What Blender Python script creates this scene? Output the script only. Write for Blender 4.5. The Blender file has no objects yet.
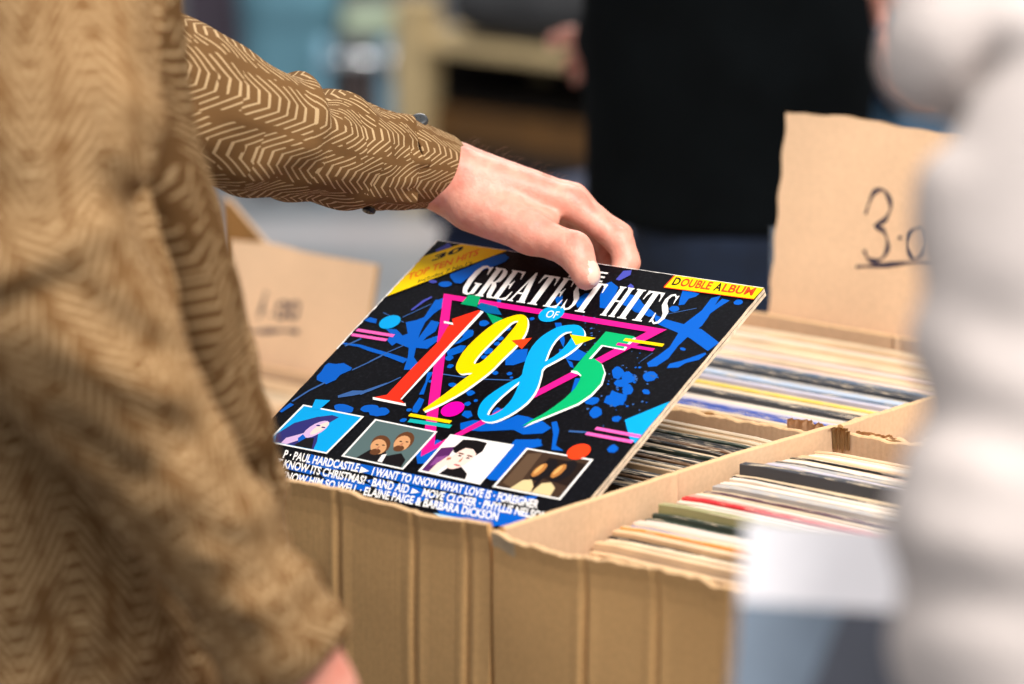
import bpy, bmesh, math, random
import numpy as np
from mathutils import Vector, Matrix, geometry
from mathutils import noise as mnoise
C = bpy.context.scene.collection
random.seed(11)
rng = np.random.default_rng(5)
V = Vector

# ------------------------------------------------------------------ materials
def new_mat(name):
    m = bpy.data.materials.new(name); m.use_nodes = True
    nt = m.node_tree; nt.nodes.clear()
    out = nt.nodes.new('ShaderNodeOutputMaterial'); b = nt.nodes.new('ShaderNodeBsdfPrincipled')
    nt.links.new(b.outputs[0], out.inputs[0])
    return m, nt, b
def lin(c):
    return tuple((x/12.92 if x <= .04045 else ((x+.055)/1.055)**2.4) for x in (k/255 for k in c))
def ramp(nt, fac, cols):
    r = nt.nodes.new('ShaderNodeValToRGB'); e = r.color_ramp.elements
    while len(e) < len(cols): e.new(.5)
    for el, (p, c) in zip(e, cols): el.position = p; el.color = (*c, 1)
    nt.links.new(fac, r.inputs[0]); return r.outputs[0]
def noise_tex(nt, scale, detail=3, vec=None, rough=.5):
    n = nt.nodes.new('ShaderNodeTexNoise'); n.inputs['Scale'].default_value = scale; n.inputs['Detail'].default_value = detail
    n.inputs['Roughness'].default_value = rough
    if vec is None:
        t = nt.nodes.new('ShaderNodeTexCoord'); vec = t.outputs['Object']
    nt.links.new(vec, n.inputs['Vector']); return n.outputs['Fac']
def bump(nt, b, h, strength=.3, dist=.002):
    n = nt.nodes.new('ShaderNodeBump'); n.inputs['Strength'].default_value = strength; n.inputs['Distance'].default_value = dist
    nt.links.new(h, n.inputs['Height']); nt.links.new(n.outputs[0], b.inputs['Normal'])
def scale_col(c, k): return tuple(min(1, x*k) for x in c)
def plain(name, rgb, rough=.6, var=.12, scale=30, bmp=0, metal=0, bs=80, spec=.5, bd=.002):
    m, nt, b = new_mat(name); c = lin(rgb)
    f = noise_tex(nt, scale, 4)
    nt.links.new(ramp(nt, f, [(.3, scale_col(c, 1-var)), (.7, scale_col(c, 1+var))]), b.inputs['Base Color'])
    b.inputs['Roughness'].default_value = rough; b.inputs['Metallic'].default_value = metal
    b.inputs['Specular IOR Level'].default_value = spec
    if bmp: bump(nt, b, noise_tex(nt, bs, 4), bmp, bd)
    return m
class NM:
    """little helper for maths nodes"""
    def __init__(s, nt): s.nt = nt
    def m(s, op, a, b=None, c=None):
        n = s.nt.nodes.new('ShaderNodeMath'); n.operation = op
        for i, x in enumerate((a, b, c)):
            if x is None: continue
            if isinstance(x, (int, float)): n.inputs[i].default_value = x
            else: s.nt.links.new(x, n.inputs[i])
        return n.outputs[0]

def cardboard(name, rgb, dark=.8):
    m, nt, b = new_mat(name); c = lin(rgb)
    t = nt.nodes.new('ShaderNodeTexCoord')
    big = noise_tex(nt, 6, 4, t.outputs['Object']); fine = noise_tex(nt, 260, 3, t.outputs['Object'])
    col = ramp(nt, big, [(.25, scale_col(c, .86)), (.75, scale_col(c, 1.1))])
    mix = nt.nodes.new('ShaderNodeMixRGB'); mix.blend_type = 'MULTIPLY'; mix.inputs[0].default_value = .2
    nt.links.new(col, mix.inputs[1]); nt.links.new(ramp(nt, fine, [(.35, (.6, .57, .52)), (.65, (1, 1, 1))]), mix.inputs[2])
    nt.links.new(mix.outputs[0], b.inputs['Base Color'])
    b.inputs['Roughness'].default_value = .85; b.inputs['Specular IOR Level'].default_value = .2
    w = nt.nodes.new('ShaderNodeTexWave'); w.inputs['Scale'].default_value = 55; w.inputs['Distortion'].default_value = .6; w.bands_direction = 'X'
    nt.links.new(t.outputs['Object'], w.inputs['Vector'])
    bump(nt, b, w.outputs['Fac'], .08, .001)
    return m
M = {}
M['card'] = cardboard('cardboard', (222, 176, 118))
M['card_in'] = cardboard('cardboard_inside', (222, 186, 150))
M['card_torn'] = cardboard('cardboard_torn', (178, 140, 94))
M['card_sign'] = cardboard('cardboard_sign', (240, 202, 164))
M['core'] = plain('corrugated_core', (150, 112, 70), .9, .25, 200)
M['ink_pen'] = plain('marker_ink', (40, 36, 60), .5, .1)

def chevron_fabric(name='chevron_print_cotton', W=.037, pitch=.0084, gap=.34, jitter=.009):
    m, nt, b = new_mat(name); N = NM(nt)
    at = nt.nodes.new('ShaderNodeAttribute'); at.attribute_name = 'pat'
    dn = nt.nodes.new('ShaderNodeTexNoise'); dn.inputs['Scale'].default_value = 14; dn.inputs['Detail'].default_value = 1
    nt.links.new(at.outputs['Vector'], dn.inputs['Vector'])
    sub = nt.nodes.new('ShaderNodeVectorMath'); sub.operation = 'SUBTRACT'; sub.inputs[1].default_value = (.5, .5, .5); nt.links.new(dn.outputs['Color'], sub.inputs[0])
    sc = nt.nodes.new('ShaderNodeVectorMath'); sc.operation = 'SCALE'; sc.inputs['Scale'].default_value = jitter; nt.links.new(sub.outputs[0], sc.inputs[0])
    ad = nt.nodes.new('ShaderNodeVectorMath'); ad.operation = 'ADD'; nt.links.new(at.outputs['Vector'], ad.inputs[0]); nt.links.new(sc.outputs[0], ad.inputs[1])
    sp = nt.nodes.new('ShaderNodeSeparateXYZ'); nt.links.new(ad.outputs[0], sp.inputs[0])
    u, v = sp.outputs[0], sp.outputs[1]
    col = N.m('FLOOR', N.m('DIVIDE', v, W))
    fx = N.m('SUBTRACT', N.m('FRACT', N.m('DIVIDE', v, W)), .5)
    tri = N.m('ABSOLUTE', fx)                   # 0 at the spine, .5 at the column edge
    flat = N.m('MAXIMUM', tri, .13)             # the chevrons have blunt tips
    cb0 = nt.nodes.new('ShaderNodeCombineXYZ'); nt.links.new(col, cb0.inputs[0]); nt.links.new(N.m('FLOOR', N.m('DIVIDE', N.m('ADD', u, N.m('MULTIPLY', col, .023)), .062)), cb0.inputs[1])
    wn = nt.nodes.new('ShaderNodeTexWhiteNoise'); wn.noise_dimensions = '2D'; nt.links.new(cb0.outputs[0], wn.inputs['Vector'])
    wc = nt.nodes.new('ShaderNodeTexWhiteNoise'); wc.noise_dimensions = '1D'; nt.links.new(col, wc.inputs['W'])
    sgn = N.m('SUBTRACT', N.m('MULTIPLY', N.m('GREATER_THAN', wc.outputs['Value'], .5), 2), 1)
    s = N.m('ADD', N.m('ADD', u, N.m('MULTIPLY', N.m('MULTIPLY', flat, sgn), .062)), N.m('MULTIPLY', wn.outputs['Value'], .006))
    ph = N.m('DIVIDE', s, pitch)
    line = N.m('LESS_THAN', N.m('ABSOLUTE', N.m('SUBTRACT', N.m('FRACT', ph), .5)), .135)
    idx = N.m('FLOOR', ph)
    cb = nt.nodes.new('ShaderNodeCombineXYZ'); nt.links.new(idx, cb.inputs[0]); nt.links.new(col, cb.inputs[1])
    w2 = nt.nodes.new('ShaderNodeTexWhiteNoise'); w2.noise_dimensions = '2D'; nt.links.new(cb.outputs[0], w2.inputs['Vector'])
    # every stroke stops at its own distance from the spine, some start late
    stop = N.m('LESS_THAN', tri, N.m('ADD', .36, N.m('MULTIPLY', w2.outputs['Value'], .15)))
    gapn = noise_tex(nt, 70, 1, at.outputs['Vector'])
    keep = N.m('MULTIPLY', stop, N.m('GREATER_THAN', gapn, gap))
    mask = N.m('MULTIPLY', line, keep)
    c0, c1 = lin((114, 83, 51)), lin((188, 158, 118))
    nz = noise_tex(nt, 9, 3, at.outputs['Vector'])
    base = ramp(nt, nz, [(.3, scale_col(c0, .9)), (.7, scale_col(c0, 1.1))])
    mix = nt.nodes.new('ShaderNodeMixRGB'); nt.links.new(mask, mix.inputs[0]); nt.links.new(base, mix.inputs[1]); mix.inputs[2].default_value = (*c1, 1)
    nt.links.new(mix.outputs[0], b.inputs['Base Color'])
    b.inputs['Roughness'].default_value = .85; b.inputs['Specular IOR Level'].default_value = .05
    wv = noise_tex(nt, 900, 2, at.outputs['Vector']); bump(nt, b, wv, .15, .0006)
    return m
M['chevron'] = chevron_fabric()
M['chevron_near'] = chevron_fabric('chevron_print_cotton_body', .038, .0090, .38, .012)
def skin_mat():
    m, nt, b = new_mat('skin')
    big = noise_tex(nt, 38, 3); fine = noise_tex(nt, 420, 4)
    nt.links.new(ramp(nt, big, [(.3, lin((216, 134, 114))), (.52, lin((228, 162, 141))), (.72, lin((212, 126, 107)))]), b.inputs['Base Color'])
    b.inputs['Roughness'].default_value = .48; b.inputs['Subsurface Weight'].default_value = .12
    b.inputs['Subsurface Radius'].default_value = (.01, .004, .002); b.inputs['Subsurface Scale'].default_value = .4
    bump(nt, b, fine, .35, .0010); return m
M['skin'] = skin_mat()
M['nail'] = plain('fingernail', (238, 200, 178), .3, .04)
M['hair'] = plain('hair', (46, 32, 22), .6, .3, 200)
M['jeans'] = plain('blue_denim', (52, 84, 132), .85, .25, 60, .3)
M['jeans_mid'] = plain('faded_denim', (84, 120, 150), .85, .2, 30)
M['jeans_dark'] = plain('navy_denim', (14, 30, 54), .85, .25, 30)
M['black_wool'] = plain('black_wool', (7, 10, 12), .95, .3, 12, .2, spec=.08)
M['fleece'] = plain('white_fleece', (192, 181, 176), .95, .03, 40, .4, bs=220, spec=.15)
M['navy'] = plain('navy_cloth', (8, 24, 58), .8, .2, 8)
M['button'] = plain('dark_horn_button', (52, 54, 56), .35, .2)
M['button_black'] = plain('black_button', (20, 18, 18), .4, .2)
M['shoe'] = plain('dark_leather', (40, 28, 22), .5, .2)

# ------------------------------------------------------------------ object helpers
def link(name, me, mats, parent=None, smooth=True):
    o = bpy.data.objects.new(name, me); C.objects.link(o)
    for m in (mats if isinstance(mats, (list, tuple)) else [mats]): me.materials.append(m)
    if smooth and len(me.polygons): me.polygons.foreach_set('use_smooth', [True]*len(me.polygons))
    if parent: o.parent = parent
    return o
def obj(name, bm, mats, parent=None, smooth=False):
    me = bpy.data.meshes.new(name); bm.to_mesh(me); bm.free()
    return link(name, me, mats, parent, smooth)
def empty(name, loc=(0, 0, 0), rz=0, parent=None):
    o = bpy.data.objects.new(name, None); C.objects.link(o); o.location = loc; o.rotation_euler = (0, 0, rz)
    o.empty_display_size = .1
    return o
def tag(o, label, cat=None, group=None, kind=None):
    if label: o['label'] = label
    if cat: o['category'] = cat
    if group: o['group'] = group
    if kind: o['kind'] = kind
    return o
def add_box(bm, lo, hi, bev=0, mi=0):
    lo, hi = V(lo), V(hi)
    r = bmesh.ops.create_cube(bm, size=1)
    vs = r['verts']
    for v in vs: v.co = V(((lo.x+hi.x)/2+v.co.x*(hi.x-lo.x), (lo.y+hi.y)/2+v.co.y*(hi.y-lo.y), (lo.z+hi.z)/2+v.co.z*(hi.z-lo.z)))
    fs = {f for v in vs for f in v.link_faces}
    for f in fs: f.material_index = mi
    if bev:
        es = list({e for v in vs for e in v.link_edges})
        r = bmesh.ops.bevel(bm, geom=es, offset=bev, segments=2, affect='EDGES', profile=.5)
        for f in r['faces']: f.material_index = mi
def add_cyl(bm, a, b, ra, rb=None, n=16, mi=0):
    a, b = V(a), V(b); d = b-a
    r = bmesh.ops.create_cone(bm, cap_ends=True, segments=n, radius1=ra, radius2=ra if rb is None else rb, depth=d.length)
    q = d.to_track_quat('Z', 'Y').to_matrix().to_4x4()
    bmesh.ops.transform(bm, matrix=Matrix.Translation((a+b)/2) @ q, verts=r['verts'])
    for f in {f for v in r['verts'] for f in v.link_faces}: f.material_index = mi

# ------------------------------------------------------------------ implicit surfaces (bodies, clothes)
def surfnets(vals, lo, h):
    """naive surface nets: returns vertices and quads of the zero level of a grid"""
    S = vals < 0
    nx, ny, nz = vals.shape
    cnt = np.zeros((nx-1, ny-1, nz-1), np.int8)
    for i in (0, 1):
        for j in (0, 1):
            for k in (0, 1): cnt += S[i:nx-1+i, j:ny-1+j, k:nz-1+k]
    act = (cnt > 0) & (cnt < 8)
    I = np.argwhere(act); n = len(I)
    idx = -np.ones(act.shape, np.int64); idx[act] = np.arange(n)
    pos = np.zeros((n, 3)); c = np.zeros(n)
    cor = [np.array(q) for q in [(i, j, k) for i in (0, 1) for j in (0, 1) for k in (0, 1)]]
    def val(q): return vals[I[:, 0]+q[0], I[:, 1]+q[1], I[:, 2]+q[2]]
    cv = {tuple(q): val(q) for q in cor}
    for q in cor:
        for ax in range(3):
            if q[ax]: continue
            p = q.copy(); p[ax] = 1
            a, b = cv[tuple(q)], cv[tuple(p)]
            m = (a < 0) != (b < 0)
            t = np.where(m, a/(a-b+1e-20), 0)
            e = np.tile(q.astype(float), (n, 1)); e[:, ax] += t
            pos[m] += e[m]; c[m] += 1
    P = (I + pos/np.maximum(c, 1)[:, None])*h + np.array(lo)
    quads = []
    for ax in range(3):
        u, w = [(1, 2), (2, 0), (0, 1)][ax]
        sl0 = [slice(None)]*3; sl1 = [slice(None)]*3
        sl0[ax] = slice(0, -1); sl1[ax] = slice(1, None)
        a, b = S[tuple(sl0)], S[tuple(sl1)]
        E = np.argwhere(a != b)
        ok = (E[:, u] > 0) & (E[:, w] > 0) & (E[:, u] < vals.shape[u]-1) & (E[:, w] < vals.shape[w]-1)
        E = E[ok]; fl = a[tuple(E.T)]
        def cell(du, dw):
            q = E.copy(); q[:, u] -= du; q[:, w] -= dw; return idx[tuple(q.T)]
        q = np.stack([cell(1, 1), cell(0, 1), cell(0, 0), cell(1, 0)], 1)
        q[~fl] = q[~fl][:, ::-1]
        quads.append(q)
    return P, np.concatenate(quads)
class Prim:
    def __init__(s, a, b, ra, rb=None, n=None, k=1., part=''):
        s.a, s.b = np.array(a, float), np.array(b, float); s.ra = ra; s.rb = ra if rb is None else rb
        s.n = None if n is None else np.array(n, float)/np.linalg.norm(n); s.k = k; s.part = part
    def box(s, m):
        r = max(s.ra, s.rb)*max(1, 1/s.k)+m
        return np.minimum(s.a, s.b)-r, np.maximum(s.a, s.b)+r
    def dist(s, X):
        q = X-s.a; ab = s.b-s.a
        if s.n is not None:
            q = q+(q@s.n)[..., None]*s.n*(s.k-1); ab = ab+(ab@s.n)*s.n*(s.k-1)
        L = ab@ab+1e-12
        t = np.clip((q@ab)/L, 0, 1)
        d = np.linalg.norm(q-t[..., None]*ab, axis=-1)
        return d-(s.ra+(s.rb-s.ra)*t)
def field(prims, h, k, extra=None, pad=.02):
    bl = np.array([p.box(pad)[0] for p in prims]).min(0); bh = np.array([p.box(pad)[1] for p in prims]).max(0)
    n = np.ceil((bh-bl)/h).astype(int)+1
    vals = np.full(n, .06, np.float32)
    ax = [bl[i]+np.arange(n[i])*h for i in range(3)]
    for p in prims:
        l, u = p.box(max(.02, 2*k))
        i0 = np.maximum(0, np.floor((l-bl)/h).astype(int)); i1 = np.minimum(n, np.ceil((u-bl)/h).astype(int)+1)
        sl = tuple(slice(a, b) for a, b in zip(i0, i1))
        X = np.stack(np.meshgrid(*[ax[i][sl[i]] for i in range(3)], indexing='ij'), -1)
        d = p.dist(X); o = vals[sl]
        hh = np.clip(.5+.5*(o-d)/k, 0, 1)
        vals[sl] = o*(1-hh)+d*hh-k*hh*(1-hh)
    if extra is not None:
        near = np.argwhere(np.abs(vals) < .05)
        X = bl+near*h
        vals[tuple(near.T)] = extra(X, vals[tuple(near.T)])
    return vals, bl
def implicit_bm(prims, h, k, extra=None, cuts=(), smooth=1):
    vals, bl = field(prims, h, k, extra)
    P, Q = surfnets(vals, bl, h)
    bm = bmesh.new()
    vs = [bm.verts.new(p) for p in P]
    for q in Q:
        if len(set(q)) == 4:
            try: bm.faces.new([vs[i] for i in q])
            except ValueError: pass
    for _ in range(smooth): bmesh.ops.smooth_vert(bm, verts=bm.verts, factor=.5, use_axis_x=True, use_axis_y=True, use_axis_z=True)
    for c_ in cuts: cut(bm, *c_)
    loose = [v for v in bm.verts if not v.link_faces]
    bmesh.ops.delete(bm, geom=loose, context='VERTS')
    bmesh.ops.recalc_face_normals(bm, faces=bm.faces)
    return bm
def cut(bm, c, n, R, spare=()):
    """open the mesh at a plane, only within R of its centre and away from the spared limbs, dropping what lies beyond"""
    c, n = V(c), V(n).normalized()
    def free(p):
        for a, b, r in spare:
            a, b = V(a), V(b); t = max(0, min(1, (p-a).dot(b-a)/(b-a).length_squared))
            if (p-a-(b-a)*t).length < r: return False
        return True
    fs = [f for f in bm.faces if (f.calc_center_median()-c).length < R and free(f.calc_center_median())]
    g = set(fs) | {e for f in fs for e in f.edges} | {v for f in fs for v in f.verts}
    bmesh.ops.bisect_plane(bm, geom=list(g), plane_co=c, plane_no=n, clear_outer=False)
    kill = [f for f in bm.faces if (f.calc_center_median()-c).length < R*1.05 and (f.calc_center_median()-c).dot(n) > 1e-5 and free(f.calc_center_median())]
    bmesh.ops.delete(bm, geom=kill, context='FACES')
def waves(X, seed, scale, n=7, direction=None, aniso=1.):
    r = np.random.default_rng(seed); s = np.zeros(len(X))
    for i in range(n):
        d = r.normal(size=3)
        if direction is not None:
            D = np.array(direction)/np.linalg.norm(direction); d = d*(1/aniso)+D*(d@D)*(1-1/aniso)+D*r.choice([-1, 1])*.6
        d /= np.linalg.norm(d); f = scale*r.uniform(.6, 1.6)
        s += np.sin(2*np.pi*f*(X@d)+r.uniform(0, 6.28)+1.2*np.sin(2*np.pi*f*.4*(X@r.normal(size=3))))
    return s/n
def pattern_attr(me, prims):
    n = len(me.vertices); co = np.empty(n*3); me.vertices.foreach_get('co', co); X = co.reshape(-1, 3)
    D = np.stack([p.dist(X) for p in prims], 1); w = D.argmin(1); out = np.zeros((n, 3))
    for i, p in enumerate(prims):
        m = w == i
        if not m.any(): continue
        ab = p.b-p.a; L = np.linalg.norm(ab)
        if L < 1e-6: ab = np.array([0, 0, -1.]); L = 1
        a = ab/L; t = np.cross(a, [.31, .9, .22]); t /= np.linalg.norm(t); s = np.cross(a, t)
        q = X[m]-p.a; ang = np.arctan2(q@s, q@t)
        out[m, 0] = q@a + i*.013; out[m, 1] = ang*(p.ra+p.rb)/2 + i*.021
    at = me.attributes.new('pat', 'FLOAT_VECTOR', 'POINT'); at.data.foreach_set('vector', out.ravel())

# ------------------------------------------------------------------ people
def hand_prims(W, palm_dir, dorsal, radial, s=1., curl=(18, 32, 26)):
    """relaxed hand: palm, four fingers of unequal length, thumb leaving the side of the palm near its base"""
    W = V(W); f = V(palm_dir).normalized(); dn = V(dorsal); dn = (dn-f*dn.dot(f)).normalized(); rd = V(radial); rd = (rd-f*rd.dot(f)-dn*rd.dot(dn)).normalized()
    pr = []; rows = [(.026, .095, .043), (.008, .1, .049), (-.010, .096, .045), (-.027, .088, .035)]
    for off, Lm, Lp in rows:
        a = W+rd*off*.6*s+f*.005; b = W+f*Lm*s*.95+rd*off*s
        pr.append(Prim(a, b, .0155*s, .0115*s))
        p = b; ang = 0
        for seg, cu, ra, rb in ((1, curl[0], .0098, .009), (.62, curl[1], .009, .0082), (.48, curl[2], .0082, .0068)):
            ang += math.radians(cu); d = f*math.cos(ang)-dn*math.sin(ang); q = p+d*Lp*seg*s
            pr.append(Prim(p, q, ra*s, rb*s)); p = q
    c = W+rd*.024*s+f*.018*s-dn*.006; m = c+(f*.7+rd*.62-dn*.3).normalized()*.045*s; i = m+(f*.9+rd*.3-dn*.3).normalized()*.034*s; t = i+(f*.97-dn*.22).normalized()*.026*s
    pr += [Prim(c, m, .016*s, .0125*s), Prim(m, i, .0118*s, .0105*s), Prim(i, t, .0105*s, .008*s)]
    return pr
def body_prims(J, fwd, s=1.):
    fwd = V(fwd).normalized(); up = V((0, 0, 1)); side = fwd.cross(up).normalized()
    H, N_, Ch, Pe = V(J['head']), V(J['neck']), V(J['chest']), V(J['pelvis'])
    P = [Prim(H+up*.03-fwd*.012, H-up*.01+fwd*.01, .088*s, .078*s, side, 1.16), Prim(H-up*.06+fwd*.03, H-up*.085+fwd*.055, .055*s, .04*s), Prim(H+fwd*.095-up*.01, H+fwd*.108-up*.035, .008, .013), Prim(H+fwd*.085+up*.018+side*.03, H+fwd*.085+up*.018-side*.03, .014)]
    for q in (1, -1): P.append(Prim(H+side*.078*q-up*.005, H+side*.084*q-up*.035, .018, .012, side, 1.8))
    P += [Prim(H-up*.07-fwd*.01, N_, .055*s, .06*s), Prim(N_-up*.03, Ch, .10*s, .135*s, fwd, 1.15), Prim(Ch, Pe+up*.12, .138*s, .125*s, fwd, 1.2), Prim(Pe+up*.12, Pe, .128*s, .135*s, fwd, 1.15)]
    for q in 'LR':
        sh, el, wr, hp, kn, an = [V(J[k+q]) for k in ('sh', 'el', 'wr', 'hip', 'kn', 'an')]
        P += [Prim(N_-up*.05, sh, .06*s, .058*s), Prim(Ch+up*.05, sh, .1*s, .046*s), Prim(sh, el, .046*s, .034*s), Prim(el, wr, .034*s, .026*s)]
        P += [Prim(Pe, hp, .12*s, .095*s), Prim(hp, kn, .088*s, .056*s), Prim(kn, an, .056*s, .038*s), Prim(kn-up*.06-fwd*.02, kn-up*.2-fwd*.022, .05*s, .045*s)]
        P += [Prim(an-up*.03-fwd*.03, an-up*.05+fwd*.14, .038*s, .03*s)]
    return P
def join_bm(dst, src):
    me = bpy.data.meshes.new('tmp'); src.to_mesh(me); src.free(); dst.from_mesh(me); bpy.data.meshes.remove(me)
def boundary(bm):
    return [e for e in bm.edges if len(e.link_faces) == 1]
def make_body(name, J, fwd, hands, s=1., h=.012, hh=.003, parent=None):
    """one continuous skin: coarse body and finer hands, bridged at the wrists"""
    P = body_prims(J, fwd, s)
    cuts = []
    for q in 'LR':
        el, wr = V(J['el'+q]), V(J['wr'+q]); d = (wr-el).normalized()
        cuts.append((wr-d*.05, d, .075))
    bm = implicit_bm(P, h, .03, cuts=cuts, smooth=2)
    for q in 'LR':
        el, wr = V(J['el'+q]), V(J['wr'+q]); d = (wr-el).normalized()
        hp, hstep, kk, ex = hands[q]
        fore = Prim(wr-d*.085, wr+d*.002, .0335*s, .027*s)
        hb = implicit_bm([fore]+hp, hstep, kk, extra=ex, cuts=[(wr-d*.047, -d, .07)], smooth=1)
        before = set(bm.edges)
        b0 = [e for e in boundary(bm) if ((e.verts[0].co+e.verts[1].co)/2-(wr-d*.05)).length < .08]
        join_bm(bm, hb)
        b1 = [e for e in boundary(bm) if e not in before and ((e.verts[0].co+e.verts[1].co)/2-(wr-d*.047)).length < .07]
        try: bmesh.ops.bridge_loops(bm, edges=b0+b1)
        except Exception as ex_: print('bridge', name, q, ex_)
    bmesh.ops.recalc_face_normals(bm, faces=bm.faces)
    return bm
def garment(name, prims, h, k, mats, parent, extra=None, cuts=(), smooth=2, thick=.003, pat=False):
    bm = implicit_bm(prims, h, k, extra, cuts, smooth)
    o = obj(name, bm, mats, parent, True)
    if pat: pattern_attr(o.data, prims)
    m = o.modifiers.new('cloth thickness', 'SOLIDIFY'); m.thickness = thick; m.offset = -1
    return o
def hair_cap(J, fwd, parent, s=1.):
    H = V(J['head']); f = V(fwd).normalized(); up = V((0, 0, 1)); side = f.cross(up)
    pr = [Prim(H+up*.04-f*.022, H+up*.012-f*.03, .093*s, .086*s, side, 1.12)]
    bm = implicit_bm(pr, .008, .02, lambda X, d: np.maximum(d+.003*waves(X, 3, 40), ((X-np.array(H))@np.array(f)-.055)), smooth=1)
    return obj('hair', bm, M['hair'], parent, True)
def standing(base, fwd, h=1.78, lean=0, stance=.1):
    """joints of a person standing at base, facing fwd, arms hanging"""
    b = V(base); f = V(fwd); f.z = 0; f.normalize(); up = V((0, 0, 1)); side = f.cross(up).normalized(); k = h/1.78
    J = {'pelvis': b+up*.95*k, 'chest': b+up*1.28*k+f*lean*.5, 'neck': b+up*1.5*k+f*lean, 'head': b+up*1.66*k+f*(lean*1.2+.015)}
    for q, sg in (('L', -1), ('R', 1)):
        J['sh'+q] = b+up*1.43*k+side*sg*.185*k+f*lean*.9; J['el'+q] = b+up*1.13*k+side*sg*.24*k+f*(lean*.7-.02); J['wr'+q] = b+up*.89*k+side*sg*.25*k+f*(lean*.5+.06)
        J['hip'+q] = b+up*.88*k+side*sg*stance*.9; J['kn'+q] = b+up*.49*k+side*sg*stance+f*.015; J['an'+q] = b+up*.085*k+side*sg*stance*1.1
    return J, f, side
def rel_hands(J, f, side, s=1., step=.004):
    H = {}
    for q, sg in (('L', -1), ('R', 1)):
        wr, el = V(J['wr'+q]), V(J['el'+q]); d = (wr-el).normalized()
        H[q] = (hand_prims(wr, d, side*sg, f, s), step, .008, None)
    return H
def trousers_prims(J, f, s=1., grow=.016):
    Pe = V(J['pelvis']); up = V((0, 0, 1)); P = [Prim(Pe+up*.14, Pe, .128*s+grow, .137*s+grow, f, 1.15)]
    for q in 'LR':
        hp, kn, an = [V(J[k+q]) for k in ('hip', 'kn', 'an')]
        P += [Prim(Pe, hp, .122*s+grow, .1*s+grow), Prim(hp, kn, .092*s+grow, .066*s+grow), Prim(kn, an-up*.03, .066*s+grow, .056*s+grow*1.2)]
    cuts = [(Pe+up*.13, up, .3)]+[(V(J['an'+q])-up*.045, -up, .12) for q in 'LR']
    return P, cuts
def add_shoes(J, f, parent):
    up = V((0, 0, 1))
    for q in 'LR':
        an = V(J['an'+q])
        pr = [Prim(an-up*.005-f*.035, an-up*.042-f*.03, .047, .042), Prim(an-up*.035, an-up*.05+f*.15, .047, .036), Prim(an-up*.012, an-up*.045+f*.06, .045, .042)]
        z0 = an.z-.088
        bm = implicit_bm(pr, .008, .02, lambda X, d: np.maximum(d, z0+.004-X[:, 2]), smooth=1)
        obj('shoe', bm, M['shoe'], parent, True)

exec_order = []
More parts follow.
